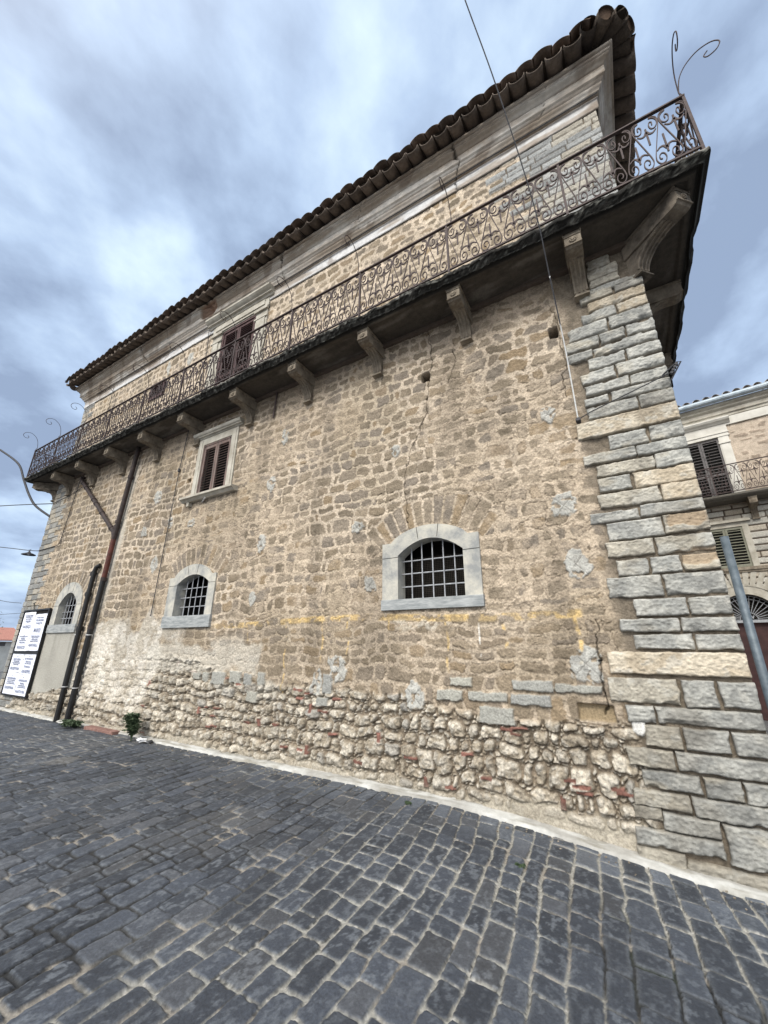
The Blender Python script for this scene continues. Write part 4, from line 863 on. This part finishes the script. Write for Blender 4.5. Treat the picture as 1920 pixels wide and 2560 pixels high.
# ---- drain pipes
def pipe(segs,name):
    parts=[]
    root=None
    for (pts,r,mat) in segs:
        m=MB(); m.tube(pts,r,14)
        if root is None: root=pb(m,name,mat,smooth=False)
        else: sub(m,'pipe_length',mat,root)
    return root
pr1=pipe([([(-11.26,-.10,.02),(-11.22,-.10,2.0)],.055,M_black),([(-11.22,-.10,2.0),(-11.17,-.10,3.35),(-11.14,-.09,3.46),(-11.05,-.05,3.52)],.052,M_black)],'drainpipe')
for z in (1.95,2.75,3.25): m=MB(); m.tube([(-11.23+.03*z/3,-.10,z),(-11.23+.03*z/3,-.10,z+.10)],.068,14); sub(m,'collar',M_black,pr1)
for z in (1.85,.72): m=MB(); m.tube([(-11.24,-.10,z),(-11.24,-.10,z+.018)],.060,14); sub(m,'clip',M_clip,pr1)
m=MB(); m.tube([(-10.75,-.11,.0),(-10.60,-.11,3.10)],.060,14)
pr2=pb(m,'drainpipe',M_black)
m=MB(); m.tube([(-10.60,-.11,3.10),(-10.56,-.11,4.10)],.056,14); sub(m,'red_length',M_redp,pr2)
m=MB(); m.tube([(-10.56,-.11,4.10),(-10.54,-.11,4.35),(-10.46,-.11,5.4),(-10.36,-.11,6.58)],.055,14); sub(m,'upper_length',M_brownp,pr2)
m=MB(); m.tube([(-10.56,-.11,4.14),(-10.66,-.11,4.32),(-13.20,-.12,6.22),(-13.36,-.10,6.34),(-13.36,-.04,6.42)],.052,14); sub(m,'branch_length',M_brownp,pr2)
def ring(p,dv_,r=.068,h=.08):
    dv_=Vector(dv_).normalized(); p=Vector(p); m=MB(); m.tube([p-dv_*h/2,p+dv_*h/2],r,14); sub(m,'collar',M_brownp,pr2)
for (x,z) in ((-10.585,3.12),(-10.655,2.02),(-10.555,4.42),(-10.54,4.55),(-10.43,5.75)): ring((x,-.11,z),(.06,0,1))
dv_=Vector((-2.54,-.01,1.90)); p0=Vector((-10.66,-.11,4.32))
for t_ in (.06,.33,.52,.60,.86,.96): ring(p0+dv_*t_,dv_,.064,.07)
for z in (1.84,.72): m=MB(); m.tube([(-10.75+.048*z,-.11,z),(-10.75+.048*z,-.11,z+.018)],.066,14); sub(m,'clip',M_clip,pr2)
# ---- rods and cables fixed to the wall
m=MB(); m.tube([(-8.30,-.05,6.55),(-8.38,-.05,5.5),(-8.42,-.05,2.2)],.010,6); m.tube([(-8.39,-.05,5.46),(-8.39,-.05,5.53)],.03,8); pb(m,'wall_cable',M_cable)
m=MB(); m.tube([(-13.57,-.05,6.5),(-13.80,-.05,4.45),(-13.9,-.05,4.38),(-15.22,-.05,4.36)],.010,6); pb(m,'wall_cable',M_cable)
m=MB(); m.tube([(-13.0,-.04,6.15),(-14.0,-.04,5.98),(-15.25,-.04,5.90)],.008,6); pb(m,'wall_cable',M_cable)
m=MB(); m.tube([(-5.37,-.06,6.55),(-5.42,-.05,5.95)],.018,6); pb(m,'iron_rod',M_iron)
m=MB(); m.tube([(-.10,-.04,4.24),(.04,-.09,4.27),(.86,-.09,4.50)],.006,6); m.tube([(-.10,-.0,4.22),(-.10,-.06,4.24)],.028,10)
m.tube([(.80,-.05,4.52),(.95,-.08,4.62),(.98,-.1,4.60),(.86,-.06,4.42)],.008,6)
for k in range(4): m.tube([(.88+.02*k,-.10,4.50+.03*k),(.88+.02*k,-.06,4.50+.03*k)],.016,8)
pb(m,'cable_bracket',M_cable)

# ================================================================ free standing things
# notice board
NB=thing('notice_board','tall black framed notice board covered with white printed posters by the left corner','notice board',(-13.9,-.06,.4))
def nb_add(m,name,mat,**k):
    o=m.build(name,mat,None,**k); o.parent=NB; o.matrix_parent_inverse=Matrix.Translation(-Vector(NB.location)); return o
xa,xb,za,zb_=-14.72,-13.18,.40,2.52
m=MB(); m.box(xa-.03,xb+.04,-.10,-.04,za-.04,za+.0); m.box(xa-.03,xb+.04,-.10,-.04,zb_,zb_+.04); m.box(xa-.03,xa,-.10,-.04,za,zb_); m.box(xb,xb+.04,-.10,-.04,za,zb_); m.box(xa,xb,-.10,-.04,1.40,1.47)
nb_add(m,'frame',M_black)
m=MB(); m.box(xa,xb,-.07,-.045,za,1.40); m.box(xa,xb,-.07,-.045,1.47,zb_); nb_add(m,'panel',M_dark)
m=MB(); m.tube([(-14.2,-.07,zb_+.03),(-14.28,-.08,zb_+.22)],.012,6); m.tube([(-14.34,-.08,zb_+.20),(-14.20,-.08,zb_+.23)],.012,6); nb_add(m,'hanger',M_black)
def text_mesh(body,size,x,z,y,w,bold=.0):
    cu=bpy.data.curves.new('t','FONT'); cu.body=body; cu.size=size; cu.align_x='CENTER'; cu.offset=bold; cu.resolution_u=2
    o=bpy.data.objects.new('t',cu); COL.objects.link(o); dg=bpy.context.evaluated_depsgraph_get(); me=bpy.data.meshes.new_from_object(o.evaluated_get(dg))
    bpy.data.objects.remove(o)
    vs=[v.co.copy() for v in me.vertices]; fs=[tuple(p.vertices) for p in me.polygons]; bpy.data.meshes.remove(me)
    if not vs: return [],[]
    x0=min(v.x for v in vs); x1=max(v.x for v in vs); s=w/(x1-x0) if w else 1
    return [((v.x-(x0+x1)/2)*s+x, y, v.y+z) for v in vs],fs
rp=random.Random(4)
def poster(x0,x1,z0,z1,words):
    xs=np.linspace(x0,x1,14); zs=np.linspace(z0,z1,26); A,B=np.meshgrid(xs,zs,indexing='ij')
    wr=(fbm(A*4,B*4,3,x0*3+z0)-.5)*.022; Pn=np.stack([A,-.082-wr*.6,B],-1); Pn[...,0]+=(fbm(B*6,A*0,2,x0)-.5)*.014; Pn[...,2]+=(fbm(A*6,B*0,2,z0)-.5)*.014
    me=gridmesh('poster',Pn); o=obj('poster',me,M_paper); o.parent=NB; o.matrix_parent_inverse=Matrix.Translation(-Vector(NB.location))
    cx=(x0+x1)/2; H_=(z1-z0); W_=(x1-x0)*.86; z=z1-.05
    for (txt,sz,wf) in words:
        z-=sz*1.35
        m=MB()
        if txt=='-': m.box(cx-.03,cx+.03,-.0975,-.0965,z,z+.018); t=m.build('print',M_ink,None); t.parent=o; continue
        V,F=text_mesh(txt,sz,cx,z,-.097,W_*wf,.004); m.add(V,F)
        if V: t=m.build('print',M_ink,None); t.parent=o
xm=(xa+xb)/2
S_='e mancata all affetto dei suoi cari'; S2='ne danno il triste annuncio'; S3='i funerali avranno luogo'
poster(xa+.03,xm-.005,1.96,zb_-.03,[('la famiglia ringrazia',.035,.8),(S_,.03,.7),('con profonda stima',.04,.6),('DI BARI',.05,.5),('-',.02,1),('VINCENZO',.10,.85)])
poster(xm+.005,xb-.03,1.94,zb_-.10,[('e venuto a mancare',.035,.7),('DI BARI',.06,.7),('Leonardo',.05,.6),('-',.02,1),('MARIO',.14,.62)])
poster(xa+.02,xm+.0,1.47,1.955,[('-',.02,1),(S_,.03,.85),('MARIO',.045,.4),(S2,.03,.75),('',.01,1),('LIBERATORE',.035,.55),('FRANCO',.11,.8)])
poster(xm+.005,xb-.04,1.48,1.94,[(S3,.035,.85),(S2,.03,.7),('nella chiesa madre',.035,.6),('ringraziano sentitamente',.03,.8),('MARTINELLI',.09,.85)])
poster(xa+.01,xm-.01,.93,1.40,[('-',.02,1),('CARTOLERIA',.06,.75),(S3,.03,.6),(S_,.028,.8),('Martedi',.03,.5),('GIUSEPPINA',.09,.9)])
poster(xm+.0,xb-.03,.90,1.41,[('-',.02,1),('IL GIORNO',.05,.8),('Sabato',.05,.5),(S2,.03,.6),('Giuseppe',.06,.6),('GIUSEPPE',.10,.8)])
poster(xa+.01,xm-.01,za+.0,.925,[('-',.02,1),('ANNIVERSARIO',.06,.85),(S2,.028,.8),(S3,.03,.7),(S_,.028,.9),('GIUSEPPINA',.09,.9)])
poster(xm+.0,xb-.06,za-.03,.895,[('-',.02,1),('CANDELORO',.06,.85),('Maria',.05,.4),(S3,.03,.7),(S2,.03,.8),('MARTA PIA',.09,.9)])
# steel pole at the corner
m=MB(); m.tube([(.935,-.04,-.35),(.935,-.04,2.63)],.034,20); o=m.build('steel_pole',M_galv,smooth=True); tag(o,'bare galvanised steel pole standing against the right corner of the stone building','pole')
# overhead cables
def cable(name,pts,r,label,n=8,mat=M_cable):
    m=MB(); m.tube(catmull(pts,n),r,6); o=m.build(name,mat); tag(o,label,'cable','overhead wires tied to the stone building'); return o
CP=[(-.10,-.03,4.23),(-.10,-.22,5.23),(-.12,-.60,5.99),(-.15,-1.0,6.85),(-.31,-1.6,8.22),(-.47,-2.1,9.22),(-.57,-2.6,9.73)]
oc_=cable('overhead_cable',CP,.008,'grey cable coming down across the balcony railing to a hook by the corner stones')
mb=MB(); mb.tube(catmull(CP[:3],8),.0085,6); t_=mb.build('taped_length',M_cablew,None); t_.parent=oc_
cable('overhead_cable',[(-18.74,-.89,8.40),(-17.52,-.58,7.67),(-16.95,-.44,6.97),(-16.49,-.32,6.39),(-16.0,-.2,5.93),(-15.12,-.02,5.46)],.035,'thick dark cable hanging in a curve to the left corner of the stone building')
cable('overhead_cable',[(-40,-6.2,7.7),(-22,-1.7,6.3),(-17.71,-.63,6.1),(-15.14,-.02,5.91)],.014,'straight pale wire reaching the left corner just under the balcony')
lc=cable('overhead_cable',[(-34,-4.8,6.6),(-20,-1.2,5.0),(-17.06,-.46,4.62),(-15.69,-.12,4.42),(-15.2,-.02,4.37)],.012,'wire carrying the small hanging street lamp beside the left corner')
cable('overhead_cable',[(-40,-4.2,6.4),(-24,-1.6,4.3),(-17,-.4,3.02),(-15.4,-.02,2.80)],.008,'faint thin wire sloping down behind the left corner, upper one of the low wires')
cable('overhead_cable',[(-40,-4.2,2.2),(-24,-1.6,2.3),(-16.09,-.22,2.48),(-15.3,.1,2.52)],.006,'faint thin wire rising towards the left corner above the red roof')
LP=thing('street_lamp','small dark enamel dish lamp hanging from a wire beside the left corner','street lamp',(-15.66,-.11,4.40))
m=MB(); prof=[(.012,.0),(.03,-.03),(.05,-.055),(.10,-.075),(.17,-.105),(.185,-.125),(.175,-.13),(.05,-.10)]
V=[];F=[];K=18
for r_,z in prof:
    for a in range(K): V.append((r_*math.cos(2*math.pi*a/K),r_*math.sin(2*math.pi*a/K),z))
for i in range(len(prof)-1):
    for a in range(K): F.append((i*K+a,i*K+(a+1)%K,(i+1)*K+(a+1)%K,(i+1)*K+a))
m.add(V,F); o=m.build('shade',M_cable,None,smooth=True); o.parent=LP
m=MB(); m.tube([(0,0,.0),(0,0,.05)],.008,6); m.tube([(-.1,0,.05),(0,0,.02),(.1,0,.045)],.005,5); o=m.build('hanger',M_cable,None); o.parent=LP
m=MB(); m.tube([(0,0,-.09),(0,0,-.11),(0,0,-.135)],[.03,.045,.02],12); o=m.build('bulb',M_white,None); o.parent=LP

# weeds at the wall foot
def weed(x,y,z,H_,Wd,n,seed,name,label,lw=.05):
    r=random.Random(seed); T=thing(name,label,'plant',(x,y,z)); m=MB(); st=MB()
    for k in range(n):
        az=r.uniform(0,2*math.pi); ln=H_*r.uniform(.5,1.1); sp=Wd*r.uniform(.25,1); d_=Vector((math.cos(az)*sp,-abs(math.sin(az))*sp*.8,0))
        pts=[Vector((0,0,0)),d_*.35+Vector((0,0,ln*.55)),d_*.8+Vector((0,0,ln*.9)),d_*1.15+Vector((0,0,ln*.85))]
        cp_=catmull(pts,4); st.tube(cp_,.004,4)
        for q,p_ in enumerate(cp_[3:]):
            for s in range(2):
                a2=r.uniform(0,6.28); L_=lw*r.uniform(1.2,2.6); w_=lw*r.uniform(.35,.6)
                dr=Vector((math.cos(a2),math.sin(a2),r.uniform(-.3,.8))).normalized(); sd=dr.cross(Vector((0,0,1))).normalized()
                a=p_; b=p_+dr*L_*.5+sd*w_+Vector((0,0,.01)); c=p_+dr*L_+Vector((0,0,-.012)); e_=p_+dr*L_*.5-sd*w_+Vector((0,0,.01)); md=p_+dr*L_*.5-Vector((0,0,.006))
                m.add([a,b,c,e_,md],[(0,1,4),(1,2,4),(2,3,4),(3,0,4)])
    o=m.build('leaves',M_leaf,None); o.parent=T; o=st.build('stems',M_leaf,None); o.parent=T
weed(-7.95,-.24,.0,.46,.17,34,3,'weed','upright grey green weed growing at the foot of the rubble wall',.045)
weed(-10.25,-.14,.0,.13,.34,46,9,'weed','low spreading green weed at the foot of the drain pipes',.030)
for k,(x,y,s_) in enumerate(((-1.05,-.86,.022),(-2.35,-.30,.025))):
    weed(x,y,gz(x)+.008,s_,.04,12,20+k,'grass_tuft',['tiny green tuft in a paving joint out from the wall','tiny green tuft in the joint next to the pale strip'][k],.007)
m=MB(); r=random.Random(2)
for k in range(5): m.obox(-7.62+r.uniform(-.08,.08),-.27+r.uniform(-.04,.04),.045+.01*k,.12,.07,.012,Matrix.Rotation(r.uniform(-.6,.6),3,'X')@Matrix.Rotation(r.uniform(0,3),3,'Z'))
o=m.build('crumpled_paper',M_white); tag(o,'crumpled piece of white paper lying beside the upright weed','litter')
m=MB(); r=random.Random(12)
for k in range(230):
    x=r.uniform(-9,.7); q=abs(r.gauss(0,.13)); sz=r.uniform(.003,.008)*(1 if r.random()<.93 else 1.8)
    m.obox(x,-.13-q,float(gz(x))+.012+sz*.3,sz*2,sz*1.5,sz,Matrix.Rotation(r.uniform(0,3),3,'Z')@Matrix.Rotation(r.uniform(-.5,.5),3,'X'))
o=m.build('grit',M_console); o['kind']='stuff'; o['label']='loose grit and crumbs of mortar along the wall foot'; o['category']='grit'
m=MB(); m.box(-9.85,-8.75,-.17,-.02,-.02,.062); o=m.build('brick_edging',M_brick,bevel=.01); tag(o,'worn red brick edging sticking out of the wall foot between the two weeds','brick edging')
m=MB(); m.tube([(-7.45,-.16,.01),(-7.44,-.19,.05)],.03,10); o=m.build('iron_stub',M_black); tag(o,'small black stub at the end of the pale strip','stub')

# ================================================================ house across the side street
O2=Vector((3.64,10.96,0)); TH=math.atan2(-.1416,.99); KS=1.136
B2=thing('opposite_building','second stone building with shuttered windows and arched maroon door past the right corner','building',(O2.x,O2.y,0),rz=TH)
def zt_(z): return 1.63+(z-1.63)*KS
def s2(mb,name,mat,par=None,**k):
    o=mb.build(name,mat,None,**k); o.parent=par or B2; return o
xs=np.arange(-3.2,4.2,.022); zs=np.arange(-.35,8.72,.022); X,Z=np.meshgrid(xs,zs,indexing='ij'); X=X.astype(np.float32); Z=Z.astype(np.float32)
e1=(fbm(X*7,Z*7,3,3)-.5)*.10
ids,du,dv,sw,sh,cu,cv=courses(X+e1,Z+(fbm(X*7,Z*7,3,4)-.5)*.08,.21,.34,5,.2,.35)
d=rbox(cu,cv,sw,sh,.03+.03*h1(ids,1),.03)+(fbm(X*14,Z*14,3,8)-.5)*.05; stn=ss(0,.02,d)*ss(.46,.60,fbm(X*2.6,Z*4,4,5))*.75
n3=fbm(X*9,Z*9,4,9)
sc=np.array([.25,.20,.155],np.float32)*(.8+.4*h1(ids,3))[...,None]; C=sc*stn[...,None]+(np.array([.46,.385,.31],np.float32)*(.75+.5*n3)[...,None])*(1-stn)[...,None]
H=.02*stn+.02*(n3-.5)
ids,du,dv,sw,sh,cu,cv=courses(X,Z,.205,.62,8,.12,.30); d=rbox(cu,cv,sw,sh,.014,.02)+(fbm(X*9,Z*9,2,7)-.5)*.012; st2=ss(0,.012,d)
ac=np.array([.40,.385,.345],np.float32)*(.72+.5*h1(ids,2))[...,None]*(.8+.4*n3)[...,None]; ac=mix(ac,(.43,.37,.29),ss(.6,.8,h1(ids,5))*.6); ac=ac*st2[...,None]+np.array([.09,.07,.055],np.float32)*(1-st2)[...,None]
lo_=ss(5.95,5.9,Z); C=C*(1-lo_[...,None])+ac*lo_[...,None]; H=H*(1-lo_)+lo_*st2*.035
UC=-.48
keep=np.ones((len(xs)-1,len(zs)-1),bool); xm=(X[:-1,:-1]+X[1:,1:])/2; zm=(Z[:-1,:-1]+Z[1:,1:])/2
keep&=~((np.abs(xm-UC)<.49)&(zm>6.0)&(zm<8.28)); keep&=~((np.abs(xm-UC)<.43)&(zm>3.96)&(zm<5.22))
keep&=~((np.abs(xm-UC)<.70)&(zm<2.46)); keep&=~((np.hypot(xm-UC,zm-2.46)<.70)&(zm>=2.46))
me=gridmesh('wall',np.stack([X,-H,Z],-1),C,keep); o=obj('wall',me,M_wall,B2)
m=MB(); m.box(-3.2,4.2,.3,6,-.35,9.4,(.2,.17,.14)); s2(m,'back_wall',M_wall)
m=MB(); m.extr([(.3,8.66),(-.05,8.66),(-.05,8.97),(-.07,8.98),(-.07,9.05),(-.12,9.08),(-.12,9.20),(-.20,9.26),(-.20,9.31),(-.27,9.36),(-.27,9.44),(.3,9.44)],'x',-3.2,4.2,(.44,.39,.33)); s2(m,'cornice',M_stucco)
m=MB(); m.extr([(.3,8.67),(-.062,8.67),(-.062,8.95),(.3,8.95)],'x',-3.2,4.2); s2(m,'fascia',M_maps)
m=MB(); m.tube([(-3.2,-.36,9.52),(4.2,-.36,9.52)],.10,12); 
for x in (-.62,.42,1.5): m.tube([(x-.015,-.36,9.52),(x+.015,-.36,9.52)],.112,12)
s2(m,'gutter',M_zinc)
m=MB(); Vv,Ff,Cc=tilestrip(None,Vector((-3.2,-.30,9.53)),Vector((1,0,0)),Vector((0,1,0)),27,4,layers=((0,.085,1),),seedo=3); m.v=Vv;m.f=Ff;m.c=[(.26+c[0],.25+c[1],.24+c[2]) for c in Cc]; s2(m,'roof',M_tile)
m=MB(); 
for s in (-1,1): m.box(min(UC+s*.49,UC+s*.76),max(UC+s*.49,UC+s*.76),-.06,.1,6.02,8.3); m.box(min(UC+s*.52,UC+s*.70),max(UC+s*.52,UC+s*.70),-.08,-.06,6.1,8.0); m.box(min(UC+s*.47,UC+s*.78),max(UC+s*.47,UC+s*.78),-.10,-.05,8.04,8.10)
m.box(UC-.8,UC+.8,-.08,.1,8.30,8.34); m.box(UC-.78,UC+.78,-.065,.1,8.34,8.76); m.box(UC-.8,UC+.8,-.09,.1,8.42,8.45)
d2=s2(m,'balcony_door',M_maps)
m=MB(); m.extr([(0,8.74),(-.10,8.74),(-.14,8.79),(-.20,8.82),(-.24,8.88),(-.24,8.92),(0,8.96)],'x',UC-.92,UC+.90); s2(m,'hood',M_maps,d2)
m=MB(); m.box(UC-.5,UC+.5,.1,.14,6.0,8.3); s2(m,'interior',M_dark,d2)
shutter_pair(UC-.49,UC+.49,6.02,8.28,.0,M_greyw,d2,slat=.105)
m=MB()
for s in (-1,1): m.box(min(UC+s*.43,UC+s*.58),max(UC+s*.43,UC+s*.58),-.05,.1,3.96,5.36)
m.box(UC-.43,UC+.43,-.048,.1,5.22,5.36); d3=s2(m,'window',M_stucco)
m=MB(); m.box(UC-.66,UC+.66,-.14,.0,5.36,5.42); m.box(UC-.62,UC+.62,-.09,0,5.42,5.46); s2(m,'hood',M_stucco,d3)
m=MB(); m.box(UC-.66,4.2,-.12,.02,3.86,3.95); m.box(UC-.66,4.2,-.08,.02,3.80,3.86); s2(m,'sill',M_console,d3)
m=MB(); m.box(UC-.45,UC+.45,.08,.12,3.95,5.24); s2(m,'interior',M_dark,d3)
shutter_pair(UC-.43,UC+.43,3.97,5.21,.0,M_green,d3,slat=.09)
# arched doorway
m=MB(); V=[];F=[];K=20
for r_,y in ((.70,-.05),(.92,-.05),(.70,.25),(.92,.0)):
    for k in range(K+1): an=math.pi*k/K; V.append((UC+r_*math.cos(an),y,2.46+r_*math.sin(an)))
S_=K+1
for k in range(K): F+=[(k,k+1,S_+k+1,S_+k),(k,2*S_+k,2*S_+k+1,k+1),(S_+k,S_+k+1,3*S_+k+1,3*S_+k)]
m.add(V,F)
for s in (-1,1): m.box(min(UC+s*.70,UC+s*.92),max(UC+s*.70,UC+s*.92),-.05,.25,-.35,2.46); m.box(min(UC+s*.68,UC+s*.95),max(UC+s*.68,UC+s*.95),-.10,-.05,2.38,2.48)
m.box(UC-.08,UC+.08,-.13,-.04,3.14,3.45); m.box(UC-.72,UC-.40,-.16,-.05,3.40,3.46)
for k in range(-7,8):
    an=k*.14; rr=1.17; m.obox(UC+math.sin(an)*rr,-.03,2.46+math.cos(an)*rr,.125,.05,.46,Matrix.Rotation(an,3,'Y'))
dr=s2(m,'doorway',M_stucco)
m=MB(); m.box(UC-.72,UC+.72,.24,.28,-.35,2.36); m.box(UC-.012,UC+.012,.225,.24,-.35,2.36)
for z in (.6,1.5): m.box(UC-.7,UC+.7,.232,.24,z,z+.02)
s2(m,'door_leaf',M_door,dr)
m=MB(); m.box(UC-.75,UC+.75,.30,.32,2.30,3.25); s2(m,'interior',M_dark,dr)
m=MB(); m.box(UC-.70,UC+.70,.10,.16,2.34,2.42)
for k in range(17):
    an=math.pi*(k+.5)/17; m.tube([(UC+.20*math.cos(an),.12,2.43+.20*math.sin(an)),(UC+.69*math.cos(an),.12,2.43+.69*math.sin(an))],.009,6)
for r_ in (.20,.60,.69): m.tube([(UC+r_*math.cos(math.pi*k/24),.12,2.43+r_*math.sin(math.pi*k/24)) for k in range(25)],.010,6)
V,F=text_mesh('DICV',.13,UC,2.45,.11,.26,.006); m.add(V,F)
s2(m,'fanlight_grille',M_irond,dr)
# balcony of the opposite house
m=MB(); m.extr([(0,5.97),(-.55,5.97),(-.60,6.0),(-.66,6.02),(-.70,6.06),(-.70,6.12),(0,6.12)],'x',-2.2,4.2,(.12,.11,.095)); b2=s2(m,'balcony',M_slab)
for x in (-1.35,.33,1.9,3.4):
    o=bpy.data.objects.new('console',me0); COL.objects.link(o); o.parent=b2; o.location=(x,0,5.97)
for k in range(4):
    o=cp(P0); o.parent=b2; o.location=(-1.9+1.45*k,-.64,6.19); o.scale=(1.45/1.58,1,1)
    o=cp(PP); o.parent=b2; o.location=(-1.9+1.45*k,-.64,6.19); o.scale=(1,1,1)
    o=cp(HK); o.parent=b2; o.location=(-.38+1.45*(k-1),-.64,7.08); o.scale=(.8,.8,.8)
m=MB(); m.box(-2,4,-.66,-.62,7.065,7.09); s2(m,'handrail',M_iron,b2)

# ================================================================ low house far down the street on the left
FB=thing('low_house','distant low house with pink tiled roof beyond the left corner','house',(-41,5.2,0))
def s3(mb,name,mat,par=None,**k):
    o=mb.build(name,mat,None,**k); o.parent=par or FB; return o
m=MB(); m.box(-4,0,-9,3,-.35,1.85,(.52,.50,.45)); w3=s3(m,'wall',M_maps)
m=MB(); m.add([(.4,-9.5,1.98),(.4,3.5,1.98),(-2.5,3.5,2.95),(-2.5,-9.5,2.95),(-5,3.5,1.98),(-5,-9.5,1.98),(.4,-9.5,1.90),(.4,3.5,1.90)],[(0,1,2,3),(3,2,4,5),(0,6,7,1)]); s3(m,'roof',M_rroof)
m=MB(); m.box(0,.02,-8,2.5,1.52,1.80); s3(m,'upper_window',M_greyw)
m=MB()
for k in range(12): m.box(.015,.04,-8+k*.9,-7.92+k*.9,1.52,1.80)
s3(m,'mullion',M_maps)
m=MB(); m.box(0,.03,-6,1.2,.55,1.12); s3(m,'lower_window',nmat('dark_green_glass',(.01,.03,.025),(.02,.06,.045),5,.3,0,10))
T=thing('tree','bare topped distant tree whose twigs peek past the left corner','tree',(-24,1.75,-.3))
m=MB(); r=random.Random(8); m.tube([(0,0,0),(.05,0,1.2),(0,.05,2.2)],[.10,.07,.04],8); o=m.build('trunk',M_console,None); o.parent=T
m=MB()
for k in range(420):
    a=r.uniform(0,6.28); q=r.uniform(.05,.5); p_=Vector((math.cos(a)*q,math.sin(a)*q,2.1+r.gauss(.45,.26))); dr_=Vector((r.uniform(-1,1),r.uniform(-1,1),r.uniform(-.3,1))).normalized()*.06; sd=dr_.cross(Vector((0,0,1)))*.5
    m.add([p_,p_+dr_+sd,p_+dr_*2,p_+dr_-sd],[(0,1,2,3)])
o=m.build('crown',M_leaf,None); o.parent=T
